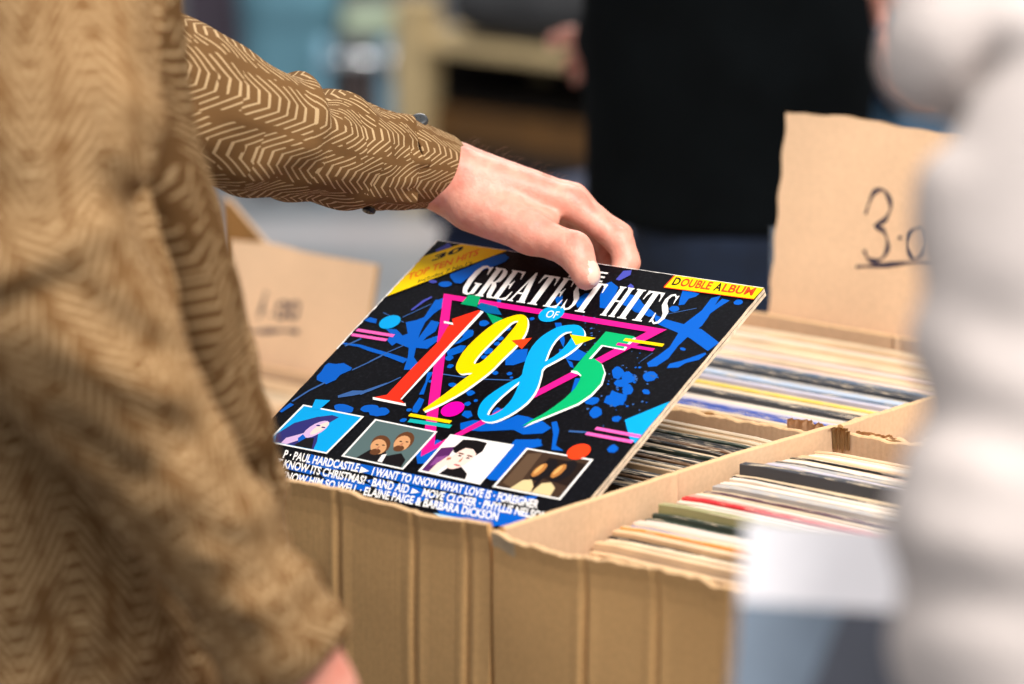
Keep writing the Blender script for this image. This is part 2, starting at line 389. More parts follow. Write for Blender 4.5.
# ------------------------------------------------------------------ the album in the hand
COVER=[
('blue',[[2785,205,2847,163,2867,312,2890,441,2897,544,2862,666,2841,812,2848,979,2805,1085,2746,1108,2707,1067,2746,964,2781,844,2760,698,2738,570,2792,367]]),
('blue',[[2417,496,2583,537,2745,559,2921,586,3150,707,3113,822,2886,708,2740,664,2513,600]]),
('blue',[[2494,160,2658,174,2649,215,2604,253,2609,329,2566,348,2532,269]]),
('blue',[[2108,359,2197,370,2282,419,2440,501,2437,530,2251,503,2148,448]]),
('blue',[[2900,1088,2894,1034,2968,980,3051,896,3105,843,3123,861,3101,937,3018,996,2988,1059]]),
('blue',[[2879,194,2953,202,2917,282,2883,385,2880,424,2854,334]]),
('blue',[[2600,411,2591,424,2577,433,2557,433,2539,427,2523,417,2511,401,2512,384,2522,369,2540,364,2559,360,2578,368,2592,380,2600,395]]),
('blue',[[2879,1226,2872,1249,2848,1261,2819,1263,2790,1254,2772,1234,2759,1212,2757,1188,2769,1168,2792,1154,2821,1152,2847,1167,2872,1181,2884,1204]]),
('blue',[[3072,221,3063,232,3050,240,3033,239,3015,238,3001,226,2995,212,2997,198,3002,184,3017,177,3035,175,3053,180,3065,192,3072,206]]),
('blue',[[2930,854,2925,859,2915,861,2903,860,2890,858,2881,850,2875,843,2872,836,2878,831,2887,828,2899,829,2911,833,2924,839,2927,847]]),
('blue',[[2726,1297,2712,1314,2694,1328,2668,1327,2643,1320,2620,1306,2613,1284,2611,1262,2621,1242,2646,1236,2670,1235,2695,1241,2718,1254,2728,1276]]),
('slate',[[2539,473,2737,353,2733,347,2535,467]]),
('slate',[[2647,1063,2688,942,2682,940,2641,1061]]),
('blue',[[2580,1603,2568,1619,2551,1634,2526,1632,2499,1633,2474,1619,2460,1597,2462,1574,2471,1552,2500,1549,2522,1543,2551,1542,2572,1559,2580,1582]]),
('blue',[[2672,1764,2650,1776,2623,1762,2600,1745,2580,1723,2576,1696,2576,1669,2584,1643,2612,1644,2637,1654,2659,1668,2676,1690,2693,1718,2684,1742]]),
('blue',[[2871,1749,2871,1767,2853,1772,2836,1773,2820,1767,2809,1757,2801,1743,2797,1727,2810,1716,2823,1709,2839,1703,2854,1710,2873,1717,2872,1735]]),
('blue',[[2881,1248,2859,1261,2837,1275,2808,1264,2785,1247,2767,1227,2766,1204,2766,1181,2784,1167,2805,1152,2835,1158,2859,1177,2870,1200,2879,1222]]),
('blue',[[2785,1554,2770,1582,2748,1612,2705,1604,2671,1594,2628,1583,2616,1547,2606,1510,2635,1484,2660,1455,2702,1454,2744,1461,2777,1487,2791,1521]]),
('blue',[[2692,1343,2694,1363,2675,1378,2648,1384,2621,1376,2595,1368,2577,1352,2575,1332,2581,1313,2603,1302,2627,1294,2655,1297,2675,1310,2698,1323]]),
('blue',[[2770,1450,2758,1468,2732,1460,2708,1437,2696,1409,2677,1381,2688,1362,2689,1335,2712,1334,2735,1350,2756,1366,2778,1388,2787,1416,2788,1443]]),
('blue',[[2683,1314,2664,1316,2644,1322,2623,1295,2598,1275,2597,1248,2588,1219,2599,1202,2619,1195,2644,1207,2670,1221,2683,1251,2699,1278,2694,1300]]),
('blue',[[2592,1298,2567,1300,2540,1294,2516,1269,2496,1245,2476,1215,2477,1188,2483,1163,2508,1160,2536,1174,2562,1189,2589,1214,2599,1246,2592,1269]]),
('blue',[[3042,2106,3021,2106,3004,2111,2985,2099,2967,2085,2964,2064,2966,2046,2973,2029,2987,2016,3008,2026,3025,2035,3044,2048,3054,2068,3049,2088]]),
('blue',[[2934,1407,2924,1415,2907,1414,2892,1416,2877,1405,2865,1395,2854,1383,2858,1373,2864,1363,2880,1364,2896,1362,2910,1373,2922,1383,2931,1395]]),
('blue',[[2446,1281,2439,1297,2413,1300,2382,1291,2354,1284,2328,1269,2315,1251,2309,1233,2325,1223,2350,1222,2376,1223,2407,1229,2427,1247,2448,1265]]),
('blue',[[2610,1436,2689,1455,2775,1508,2802,1575,2709,1597,2645,1557]]),
('slate',[[2863,1304,2856,1308,2847,1308,2842,1301,2843,1293,2852,1291,2861,1296]]),
('slate',[[2647,1418,2642,1420,2636,1417,2633,1412,2637,1408,2644,1407,2648,1413]]),
('slate',[[2538,1314,2534,1316,2530,1315,2528,1312,2530,1309,2533,1309,2537,1311]]),
('slate',[[2859,1215,2850,1217,2842,1209,2841,1199,2849,1192,2859,1197,2865,1208]]),
('slate',[[2940,1511,2931,1513,2920,1510,2918,1500,2922,1493,2933,1493,2940,1501]]),
('blue',[[2732,1501,2723,1500,2717,1494,2716,1484,2723,1481,2731,1485,2733,1493]]),
('slate',[[2884,1554,2877,1559,2868,1556,2864,1550,2864,1542,2874,1540,2883,1546]]),
('blue',[[2548,1292,2544,1296,2537,1295,2534,1291,2535,1287,2540,1285,2546,1286]]),
('slate',[[2970,1611,2963,1612,2958,1605,2958,1598,2963,1595,2970,1597,2973,1604]]),
('blue',[[3147,1495,3147,1498,3147,1492,3147,1480,3147,1473,3147,1475,3147,1484]]),
('slate',[[2526,1150,2522,1150,2518,1148,2517,1143,2520,1141,2524,1142,2527,1146]]),
('blue',[[2696,1225,2690,1230,2684,1233,2679,1227,2679,1222,2684,1217,2692,1219]]),
('blue',[[2853,1584,2847,1592,2835,1591,2827,1584,2829,1575,2839,1573,2850,1575]]),
('blue',[[2653,1146,2646,1148,2638,1142,2638,1132,2644,1129,2652,1131,2656,1139]]),
('blue',[[2691,1139,2682,1144,2670,1139,2666,1127,2672,1119,2684,1120,2693,1129]]),
('slate',[[2487,1260,2483,1264,2477,1265,2471,1261,2473,1256,2478,1253,2484,1255]]),
('slate',[[2509,970,2505,970,2503,966,2501,962,2505,960,2509,962,2510,966]]),
('blue',[[2660,1320,2656,1323,2651,1322,2649,1318,2650,1315,2654,1313,2658,1316]]),
('slate',[[2557,1688,2549,1695,2537,1694,2530,1685,2534,1677,2543,1675,2555,1678]]),
('slate',[[2752,1288,2745,1290,2738,1287,2737,1281,2740,1276,2746,1277,2751,1282]]),
('blue',[[2867,1759,2859,1766,2850,1766,2843,1761,2841,1752,2851,1748,2862,1750]]),
('blue',[[2627,1386,2621,1386,2615,1381,2617,1375,2621,1369,2627,1374,2631,1381]]),
('blue',[[2346,1069,2338,1074,2327,1076,2321,1068,2322,1060,2331,1057,2341,1060]]),
('slate',[[2789,1851,2784,1851,2778,1847,2778,1840,2783,1837,2790,1839,2791,1846]]),
('slate',[[2767,1168,2762,1175,2751,1177,2742,1170,2743,1161,2753,1157,2765,1159]]),
('blue',[[2650,1082,2648,1085,2643,1085,2639,1082,2641,1078,2645,1077,2649,1078]]),
('blue',[[2753,1309,2747,1316,2735,1318,2726,1308,2727,1297,2740,1294,2750,1300]]),
('blue',[[2782,1646,2779,1648,2774,1648,2772,1644,2774,1641,2777,1639,2782,1642]]),
('blue',[[2663,1427,2656,1429,2649,1422,2649,1415,2654,1409,2662,1412,2666,1420]]),
('blue',[[2670,1329,2665,1335,2655,1336,2647,1330,2649,1321,2657,1316,2667,1321]]),
('slate',[[2719,1619,2709,1620,2700,1612,2699,1600,2707,1595,2719,1598,2723,1610]]),
('slate',[[2637,1402,2630,1404,2624,1397,2625,1389,2630,1383,2638,1387,2640,1396]]),
('slate',[[2837,1205,2833,1211,2824,1211,2820,1204,2821,1197,2829,1195,2837,1198]]),
('blue',[[2899,1210,2896,1216,2888,1217,2883,1213,2882,1207,2888,1204,2895,1205]]),
('slate',[[2739,1277,2730,1281,2718,1273,2716,1260,2726,1256,2735,1258,2742,1267]]),
('blue',[[2548,1381,2540,1384,2532,1379,2528,1371,2534,1366,2542,1366,2548,1373]]),
('blue',[[2977,1508,2972,1511,2966,1512,2963,1507,2962,1501,2969,1500,2975,1502]]),
('blue',[[2529,1347,2523,1348,2518,1344,2516,1338,2520,1335,2526,1335,2530,1341]]),
('slate',[[2487,1342,2482,1343,2478,1339,2478,1334,2482,1332,2486,1333,2488,1338]]),
('blue',[[2750,1521,2745,1526,2737,1524,2731,1519,2733,1512,2741,1511,2749,1514]]),
('slate',[[2760,1429,2757,1431,2754,1433,2751,1431,2751,1428,2754,1426,2758,1426]]),
('blue',[[2671,1466,2666,1473,2656,1470,2651,1464,2653,1457,2661,1452,2670,1458]]),
('slate',[[2541,1142,2535,1144,2529,1144,2525,1139,2527,1134,2533,1133,2540,1136]]),
('blue',[[2572,1527,2569,1528,2566,1528,2564,1525,2565,1522,2568,1521,2572,1523]]),
('slate',[[2720,1246,2710,1250,2698,1250,2691,1240,2695,1229,2707,1228,2718,1235]]),
('slate',[[2576,1526,2568,1527,2561,1524,2559,1517,2561,1510,2570,1511,2576,1517]]),
('blue',[[2773,1480,2766,1486,2754,1485,2749,1475,2750,1465,2762,1466,2773,1470]]),
('slate',[[2583,1161,2579,1165,2574,1166,2569,1162,2570,1157,2575,1153,2581,1156]]),
('slate',[[2504,886,2498,892,2487,891,2480,882,2483,874,2494,872,2502,878]]),
('slate',[[2585,1298,2582,1302,2577,1302,2573,1300,2572,1296,2577,1293,2581,1295]]),
('slate',[[2603,1028,2601,1033,2595,1034,2590,1030,2591,1025,2596,1022,2601,1024]]),
('blue',[[2586,1309,2582,1310,2578,1307,2577,1303,2580,1299,2585,1301,2588,1305]]),
('slate',[[2742,1259,2740,1262,2735,1262,2732,1259,2732,1255,2737,1254,2741,1256]]),
('blue',[[2816,1572,2813,1573,2809,1570,2809,1566,2811,1563,2815,1565,2817,1568]]),
('blue',[[2590,972,2588,975,2583,975,2579,972,2581,968,2585,966,2589,968]]),
('blue',[[2562,1274,2556,1276,2548,1274,2545,1267,2550,1263,2556,1262,2562,1267]]),
('blue',[[2847,1261,2840,1263,2832,1260,2830,1252,2835,1248,2842,1248,2847,1254]]),
('slate',[[2647,1402,2642,1402,2636,1399,2636,1393,2640,1390,2645,1391,2647,1396]]),
('blue',[[2639,1545,2632,1547,2627,1541,2624,1533,2630,1528,2637,1532,2642,1539]]),
('blue',[[2705,1411,2697,1415,2688,1412,2683,1405,2686,1397,2696,1396,2704,1403]]),
('blue',[[468,727,539,712,592,798,564,901,558,1013,587,1117,625,1218,595,978,682,986,718,1102,688,1177,685,1232,768,1145,818,1175,783,1318,679,1328,733,1438,815,1500,847,1412,840,1580,744,1602,681,1450,618,1342,472,1307,456,1351,376,1301,345,1211,260,1161,366,1152,468,1212,496,1178,389,1050,461,1007,508,955]]),
('blue',[[2,1427,176,1428,291,1455,426,1472,563,1500,689,1529,701,1471,571,1450,432,1432,297,1415,178,1398,2,1407]]),
('slate',[[393,1573,479,1432,559,1326,549,1318,469,1426,383,1567]]),
('slate',[[325,999,469,787,461,781,317,993]]),
('slate',[[112,982,370,1058,372,1050,114,974]]),
('blue',[[34,1058,113,1069,138,1119,76,1119,5,1106]]),
('blue',[[33,1706,45,1673,113,1670,177,1643,285,1680,294,1709,240,1783,241,1851,194,1917,79,1888,47,1843,50,1780]]),
('slate',[[58,1451,140,1330,124,1318,42,1439]]),
('slate',[[310,1711,385,1601,457,1484,445,1476,373,1593,298,1703]]),
('blue',[[36,2323,81,2211,33,2197,8,2315]]),
('slate',[[47,2182,104,2031,180,1907,162,1897,86,2023,29,2174]]),
('slate',[[402,2046,503,1998,589,1946,714,1793,700,1779,563,1916,469,1936,384,2022]]),
('blue',[[631,2163,630,2181,603,2193,569,2200,529,2200,492,2190,463,2177,446,2160,432,2143,440,2126,463,2112,498,2105,538,2108,576,2116,613,2127,622,2146]]),
('blue',[[829,2086,829,2105,815,2124,791,2140,761,2147,731,2152,706,2144,684,2134,677,2117,678,2099,689,2080,714,2065,743,2057,773,2053,802,2056,819,2070]]),
('blue',[[947,2104,947,2125,934,2147,903,2160,873,2175,840,2173,804,2174,788,2156,770,2140,782,2118,792,2096,820,2080,851,2066,887,2063,914,2074,934,2087]]),
('blue',[[1087,1884,1145,1897,1173,1982,1185,2058,1135,2056,1105,1998]]),
('blue',[[1101,1840,1041,1696,1013,1568,965,1584,1023,1702,1063,1852]]),
('blue',[[1120,2045,1111,2055,1098,2060,1083,2057,1072,2047,1069,2035,1077,2025,1090,2021,1105,2023,1118,2032]]),
('blue',[[1141,1472,1133,1483,1119,1489,1104,1484,1093,1474,1089,1462,1099,1453,1111,1446,1126,1451,1138,1459]]),
('blue',[[1299,1683,1292,1697,1274,1699,1256,1698,1242,1687,1243,1672,1248,1658,1266,1654,1284,1655,1299,1667]]),
('blue',[[1149,2168,1144,2181,1128,2187,1108,2186,1094,2173,1096,2158,1104,2146,1119,2139,1137,2141,1151,2153]]),
('blue',[[1079,1684,1074,1693,1062,1697,1049,1695,1041,1686,1040,1676,1044,1667,1056,1663,1069,1665,1076,1674]]),
('slate',[[614,1920,707,1806,782,1694,772,1688,697,1798,604,1912]]),
('slate',[[571,1971,594,1946,572,1926,549,1951]]),
('slate',[[1099,1583,1271,1578,1481,1563,1742,1516,1740,1504,1479,1551,1271,1566,1099,1571]]),
('blue',[[1112,928,1101,948,1074,953,1046,946,1031,924,1022,900,1040,881,1068,877,1094,887,1118,904]]),
('blue',[[1136,1481,1132,1496,1113,1496,1094,1494,1087,1479,1083,1464,1090,1451,1109,1448,1126,1454,1141,1466]]),
('blue',[[1074,1393,1068,1412,1043,1415,1021,1406,1005,1390,1004,1371,1014,1353,1037,1350,1061,1356,1078,1373]]),
('blue',[[1073,1085,1049,1109,1013,1111,976,1105,951,1078,945,1045,972,1025,1005,1015,1043,1024,1061,1053]]),
('blue',[[1341,944,1334,957,1316,960,1297,957,1288,942,1288,928,1294,915,1312,911,1332,914,1345,929]]),
('blue',[[1354,1071,1345,1082,1328,1088,1310,1081,1298,1068,1298,1053,1305,1039,1324,1035,1343,1041,1355,1055]]),
('blue',[[1367,1243,1343,1259,1318,1273,1290,1256,1274,1236,1266,1212,1286,1196,1311,1189,1341,1194,1355,1218]]),
('blue',[[1468,779,1460,789,1447,795,1434,786,1422,777,1421,765,1431,757,1443,752,1457,757,1467,767]]),
('blue',[[1355,1313,1345,1325,1328,1328,1311,1323,1298,1311,1297,1295,1309,1286,1324,1278,1341,1285,1356,1297]]),
('blue',[[1363,1135,1357,1148,1340,1150,1322,1147,1308,1134,1308,1118,1319,1106,1336,1099,1352,1110,1369,1120]]),
('blue',[[960,1306,1038,1214,1094,1208,1106,1287,1024,1372]]),
('blue',[[974,1222,1022,1007,1068,1092,1019,1185]]),
('blue',[[1506,1264,1539,1163,1634,1128,1706,1272,1634,1341,1566,1357]]),
('blue',[[515,731,525,715,581,814,580,829]]),
('blue',[[1566,1473,1558,1485,1540,1486,1525,1480,1513,1470,1509,1455,1520,1445,1536,1437,1552,1447,1567,1457]]),
('blue',[[1688,1451,1678,1461,1663,1466,1647,1460,1636,1449,1640,1437,1645,1426,1659,1424,1674,1427,1685,1437]]),
('blue',[[1303,1689,1287,1700,1269,1704,1251,1697,1233,1686,1230,1667,1248,1657,1265,1652,1283,1658,1304,1670]]),
('blue',[[1513,1744,1506,1762,1483,1770,1461,1757,1442,1743,1444,1723,1454,1705,1477,1702,1499,1711,1521,1725]]),
('blue',[[1562,1868,1555,1883,1535,1884,1515,1881,1504,1866,1508,1851,1517,1841,1531,1831,1549,1839,1563,1852]]),
('blue',[[1600,1816,1591,1822,1580,1826,1568,1822,1563,1813,1560,1803,1565,1793,1578,1792,1590,1795,1595,1805]]),
('blue',[[1722,1490,1717,1496,1708,1498,1698,1496,1692,1488,1691,1480,1697,1474,1706,1471,1716,1475,1721,1482]]),
('blue',[[1565,1994,1560,1943,1611,1931,1664,1983,1641,2021]]),
('blue',[[1615,2085,1702,2026,1784,2019,1875,2011,1960,1965,2024,1886,2129,1886,2156,1944,2127,2045,1840,2134,1662,2156]]),
('blue',[[1795,1888,1803,1841,1847,1850,1869,1883,1847,1953,1822,1959]]),
('blue',[[1952,1983,2073,1885,2270,1907,2385,1962,2353,2037,2202,2087,2025,2034]]),
('blue',[[2348,1902,2384,1880,2462,1971,2539,2141,2636,2184,2534,2196,2444,2029]]),
('blue',[[2220,2178,2355,2104,2435,2166,2380,2206]]),
('slate',[[2548,1974,2695,1952,2693,1932,2546,1954]]),
('blue',[[1004,613,1039,605,1077,680,1043,673]]),
('blue',[[1895,1074,2052,1039,2155,1073,2147,1169,2029,1177,1927,1124]]),
('blue',[[1667,779,1722,767,1880,963,1921,1049,1821,957]]),
('blue',[[2234,1374,2276,1364,2317,1485,2301,1544]]),
('blue',[[2029,1177,2097,1199,2151,1262,2111,1252]]),
('slate',[[2152,1050,2148,1055,2139,1056,2137,1050,2140,1045,2148,1045]]),
('slate',[[2036,723,2034,728,2027,728,2024,723,2027,719,2034,718]]),
('slate',[[1906,704,1903,707,1899,707,1897,704,1899,701,1903,701]]),
('slate',[[2188,993,2186,997,2180,997,2178,993,2180,989,2186,989]]),
('slate',[[1975,652,1969,662,1955,662,1948,652,1954,641,1969,642]]),
('slate',[[2059,829,2055,836,2046,835,2040,829,2046,823,2054,823]]),
('slate',[[2103,909,2097,915,2088,915,2084,909,2088,902,2098,903]]),
('slate',[[2026,778,2020,787,2007,788,2000,778,2007,768,2021,768]]),
('slate',[[2088,980,2083,986,2075,985,2070,980,2074,974,2084,973]]),
('slate',[[2121,880,2119,884,2113,884,2111,880,2113,876,2119,876]]),
('slate',[[2109,798,2105,802,2099,802,2095,798,2099,794,2105,793]]),
('slate',[[2043,773,2039,776,2035,776,2031,773,2034,769,2040,769]]),
('slate',[[2053,965,2050,969,2044,969,2040,965,2044,961,2050,961]]),
('slate',[[2052,833,2048,838,2041,839,2038,833,2041,827,2049,828]]),
('slate',[[1866,644,1862,650,1853,651,1848,644,1853,638,1863,637]]),
('slate',[[1913,708,1910,712,1904,712,1902,708,1904,704,1909,705]]),
('slate',[[2071,955,2068,959,2062,959,2058,955,2062,951,2068,951]]),
('slate',[[2163,943,2159,952,2147,950,2141,943,2147,936,2159,934]]),
('slate',[[2168,916,2165,920,2159,921,2156,916,2158,911,2165,911]]),
('slate',[[1978,818,1974,826,1963,824,1959,818,1962,810,1973,811]]),
('slate',[[1959,774,1957,777,1953,777,1951,774,1953,771,1957,771]]),
('slate',[[2080,859,2075,867,2063,867,2056,859,2064,852,2075,851]]),
('slate',[[1964,700,1959,707,1949,707,1945,700,1950,694,1958,694]]),
('slate',[[1934,726,1929,732,1921,732,1916,726,1920,719,1930,719]]),
('slate',[[2078,896,2074,902,2066,901,2061,896,2065,890,2074,890]]),
('blue',[[392,397,520,242,627,92,709,47,778,82,779,139,699,234,595,340,560,489,498,488,421,433]]),
('blue',[[491,523,483,538,470,553,444,559,416,560,391,552,372,540,368,523,374,507,393,495,416,487,444,486,470,493,487,506]]),
('violet',[[341,515,333,527,313,534,289,534,269,527,261,515,269,503,289,496,313,496,333,503]]),
('violet',[[88,142,181,52,125,10,64,124]]),
('violet',[[354,901,391,771,425,707,407,697,363,761,334,897]]),
('blue',[[517,853,484,743,523,693,580,778,589,838]]),
('blue',[[1806,233,1839,191,1941,246,1995,413,1994,522,1935,521,1846,376]]),
('blue',[[2054,304,2170,320,2264,396,2461,502,2408,540,2255,492,2101,444]]),
('violet',[[1864,41,1929,20,1954,77,1901,165,1863,159]]),
('violet',[[2011,217,2018,181,2062,206,2084,243,2034,240]]),
('blue',[[1675,481,1708,378,1778,363,1784,499,1745,562]]),
('blue',[[1479,482,1533,443,1593,554,1542,551]]),
('blue',[[579,2743,956,2739,1065,2798,884,2843,640,2828]]),
('blue',[[981,2720,1756,2726,2131,2730,2598,2746,2481,2846,1920,2831,1352,2826,1065,2798]]),
('blue',[[800,2889,1138,2904,1345,2926,1339,3000,988,2990]]),
('blue',[[1301,2863,1746,2850,1952,2908,1844,2995,1467,2993]]),
('blue',[[1934,2852,2365,2864,2787,2900,2749,2980,2307,2998]]),
('blue',[[1909,2954,2280,2957,2671,3000,2890,3061,2465,3099,2085,3078]]),
('blue',[[611,2718,839,2739,1110,2749,1118,2798,923,2821,678,2813]]),
('blue',[[1013,2722,1233,2736,1550,2725,1688,2758,1597,2814,1327,2797,1131,2778]]),
('blue',[[664,2961,919,2965,1084,2975,1092,3023,827,3022,683,3007]]),
('blue',[[1045,2731,1242,2751,1260,2814,1073,2809]]),
('blue',[[1255,2882,1356,2840,1506,2870,1503,2921,1371,2937]]),
('blue',[[445,2861,679,2889,779,2899,766,2936,531,2926]]),
('blue',[[1495,2758,1694,2739,2000,2770,2201,2759,2221,2812,1995,2830,1705,2844,1553,2843]]),
('blue',[[1542,2310,1708,2330,1683,2475,1623,2589,1558,2605,1476,2506]]),
('blue',[[2179,2156,2385,2107,2429,2176,2348,2234,2402,2457,2362,2622,2250,2631,2177,2610,2165,2318]]),
('blue',[[2235,2789,2409,2784,2476,2978,2650,3066,2567,3116,2313,3019]]),
('blue',[[2495,2916,2786,2918,2789,3012,2650,3066]]),
('blue',[[1942,2862,2257,2957,2355,2971,2356,3084,2127,3028]]),
('blue',[[2470,2788,2735,2703,2729,2761,2588,2835]]),
('blue',[[1621,2943,1798,2937,1867,3017,1689,3042]]),
('paleblue',[[2030,3082,2209,3084,2424,3077,2563,3088,2470,3150,2211,3150]]),
('pink',[[494,640,2643,655,1534,2523],[615,703,2495,716,1562,2374]]),
('green2',[[721,609,835,597,887,736,723,734]]),
('teal',[[888,741,886,678,1055,696,1163,787,1015,792]]),
('green2',[[1014,790,1198,826,1213,956]]),
('pink2',[[23,1253,396,1252,396,1216,23,1217]]),
('pink2',[[19,1317,369,1314,369,1280,19,1283]]),
('yellow',[[1135,2112,1531,2112,1531,2076,1135,2076]]),
('teal2',[[1173,2178,1566,2165,1564,2123,1171,2136]]),
('pink2',[[2740,1900,3148,1905,3148,1871,2740,1866]]),
('pink2',[[2699,1972,3122,1977,3122,1943,2699,1938]]),
('cyan',[[341,1080,339,1100,332,1119,321,1136,307,1150,290,1161,271,1168,251,1170,231,1168,212,1161,195,1150,181,1136,170,1119,163,1100,161,1080,163,1060,170,1041,181,1024,195,1010,212,999,231,992,251,990,271,992,290,999,307,1010,321,1024,332,1041,339,1060]]),
('magenta',[[1545,1949,1543,1970,1536,1989,1525,2007,1510,2022,1492,2033,1473,2040,1452,2042,1431,2040,1412,2033,1394,2022,1379,2007,1368,1989,1361,1970,1359,1949,1361,1928,1368,1909,1379,1891,1394,1876,1412,1865,1431,1858,1452,1856,1473,1858,1492,1865,1510,1876,1525,1891,1536,1909,1543,1928]]),
('cyan',[[2915,1739,3150,1452,3150,1970,3080,1935]]),
('pink2',[[2979,1903,3148,1905,3148,1871,2979,1869]]),
('pink2',[[3021,1974,3121,1977,3123,1943,3023,1940]]),
('white',[[942,1941,959,1944,985,784,944,774]]),
('white',[[695,1972,1017,1977,1043,2007,714,1999]]),
('red',[[924,774,767,926,817,987,787,1023,826,1201,805,1588,796,1919,705,1972,1015,1982,935,1937,935,1548,953,780]]),
('white',[[1232,2025,1271,1901,1292,1829,1309,1767,1325,1704,1339,1639,1353,1586,1374,1525,1344,1532,1323,1540,1302,1553,1281,1556,1259,1549,1236,1536,1211,1515,1190,1486,1172,1448,1155,1389,1139,1311,1135,1224,1142,1129,1154,1042,1171,964,1193,903,1221,860,1252,822,1286,791,1317,770,1346,760,1375,762,1406,777,1435,803,1464,841,1489,884,1510,934,1525,981,1534,1027,1539,1076,1538,1128,1534,1195,1525,1277,1520,1355,1517,1431,1504,1511,1481,1595,1459,1672,1436,1741,1402,1816,1358,1896,1315,1964,1255,2045],[1369,839,1381,888,1387,951,1389,1046,1389,1129,1386,1202,1380,1277,1372,1352,1356,1396,1322,1416,1306,1399,1298,1363,1293,1303,1293,1233,1299,1153,1305,1071,1312,989,1318,924,1325,878,1338,851]]),
('yellow',[[1208,2011,1247,1887,1269,1815,1285,1753,1301,1690,1315,1625,1330,1572,1351,1511,1320,1518,1299,1526,1278,1539,1257,1542,1235,1535,1212,1521,1187,1501,1166,1472,1148,1433,1131,1375,1115,1297,1111,1210,1118,1114,1130,1028,1147,949,1169,889,1197,845,1228,808,1262,776,1293,755,1322,745,1351,747,1382,762,1411,788,1440,826,1465,870,1486,919,1501,967,1510,1012,1515,1061,1514,1114,1510,1181,1502,1263,1496,1341,1493,1417,1480,1497,1458,1581,1435,1658,1413,1727,1379,1802,1334,1883,1292,1950,1231,2031],[1347,827,1359,875,1364,939,1367,1034,1366,1117,1363,1190,1358,1265,1349,1340,1334,1385,1300,1404,1283,1387,1276,1351,1271,1291,1271,1221,1277,1141,1283,1059,1289,976,1296,912,1302,866,1316,839]]),
('white',[[1690,1179,1678,1113,1675,1042,1681,982,1698,932,1718,887,1741,848,1777,817,1826,794,1870,782,1906,781,1945,795,1986,826,2017,861,2038,903,2050,948,2053,998,2046,1053,2030,1113,2006,1173,1974,1231,1948,1278,1926,1315,1928,1359,1953,1408,1980,1471,2010,1547,2029,1621,2037,1692,2034,1757,2020,1817,2001,1873,1977,1924,1948,1970,1915,2009,1881,2031,1847,2035,1811,2031,1775,2019,1744,1998,1717,1969,1694,1930,1675,1883,1665,1837,1665,1793,1673,1742,1689,1686,1712,1628,1741,1568,1769,1521,1795,1486,1797,1446,1775,1400,1752,1350,1730,1297,1710,1240],[1895,865,1857,880,1838,904,1826,945,1824,998,1833,1065,1851,1137,1892,1254,1926,1188,1941,1135,1948,1071,1948,1010,1941,949,1927,906],[1826,1527,1858,1622,1875,1682,1887,1738,1890,1795,1885,1853,1870,1901,1846,1939,1825,1957,1798,1954,1783,1909,1777,1864,1776,1804,1781,1739,1793,1670,1806,1608]]),
('cyan',[[1666,1165,1655,1099,1651,1028,1658,967,1675,917,1695,873,1717,833,1754,802,1803,780,1846,767,1883,766,1922,781,1963,811,1994,847,2015,888,2027,934,2030,984,2023,1039,2007,1099,1983,1158,1951,1217,1925,1264,1903,1301,1905,1345,1930,1394,1957,1457,1987,1533,2006,1607,2014,1678,2011,1744,1997,1804,1978,1859,1954,1911,1925,1956,1892,1995,1858,2017,1824,2022,1788,2018,1752,2006,1721,1985,1694,1955,1671,1917,1652,1869,1642,1824,1641,1779,1649,1729,1666,1672,1689,1614,1718,1555,1746,1507,1772,1473,1774,1432,1751,1386,1729,1336,1707,1282,1686,1226],[1873,853,1835,867,1816,892,1804,932,1802,986,1811,1053,1829,1125,1870,1242,1904,1176,1919,1123,1926,1059,1926,997,1919,937,1905,893],[1804,1515,1837,1611,1854,1671,1866,1726,1869,1783,1863,1841,1848,1890,1825,1928,1804,1946,1776,1943,1761,1898,1756,1852,1754,1793,1760,1728,1772,1658,1784,1596]]),
('white',[[2180,802,2453,807,2442,926,2446,971,2238,964,2234,1146,2272,1132,2369,1175,2454,1268,2503,1399,2498,1541,2452,1665,2386,1745,2282,1872,2158,2019,2193,1936,2245,1844,2280,1753,2315,1632,2329,1502,2308,1393,2285,1353,2239,1327,2180,1320,2176,1128]]),
('green',[[2157,788,2430,793,2419,912,2423,956,2216,950,2211,1132,2249,1118,2346,1160,2431,1254,2481,1385,2475,1527,2429,1651,2364,1732,2260,1859,2136,2006,2170,1923,2223,1830,2258,1739,2292,1618,2306,1488,2285,1379,2262,1339,2217,1313,2157,1306,2153,1114]]),
('white',[[714,967,804,971,823,994,728,990]]),
('white',[[2150,1295,2199,1291,2265,1330,2266,1345,2215,1318,2160,1318]]),
('yellow',[[1880,888,2119,881,2008,1001]]),
('orangered',[[1436,1066,1588,998,1587,1145]]),
('yellow',[[2365,863,2723,859,2723,825,2365,829]]),
('magenta2',[[2335,927,2677,928,2677,894,2335,893]]),
('white',[[161,2193,771,2203,743,2684,138,2680]]),
('cyan',[[180,2209,750,2218,724,2668,158,2664]]),
('white',[[882,2209,1493,2224,1486,2699,879,2680]]),
('slategreen',[[902,2225,1473,2239,1466,2683,899,2665]]),
('white',[[1617,2227,2205,2217,2207,2703,1616,2685]]),
('creamwhite',[[1636,2242,2186,2233,2188,2687,1635,2670]]),
('white',[[2325,2225,2930,2219,2935,2704,2318,2702]]),
('umber',[[2345,2240,2910,2235,2915,2688,2338,2686]]),
('indigo',[[231,2415,376,2305,491,2253,564,2263,513,2374,518,2485,569,2575,597,2664,219,2661,167,2571]]),
('lilac',[[535,2452,516,2495,490,2529,459,2549,430,2553,405,2540,390,2512,386,2472,394,2428,412,2385,439,2351,470,2331,499,2327,524,2340,539,2369,543,2408]]),
('palepink',[[526,2429,513,2462,496,2489,477,2505,461,2510,448,2500,442,2479,442,2450,450,2416,463,2383,480,2356,498,2340,515,2336,527,2345,534,2366,533,2395]]),
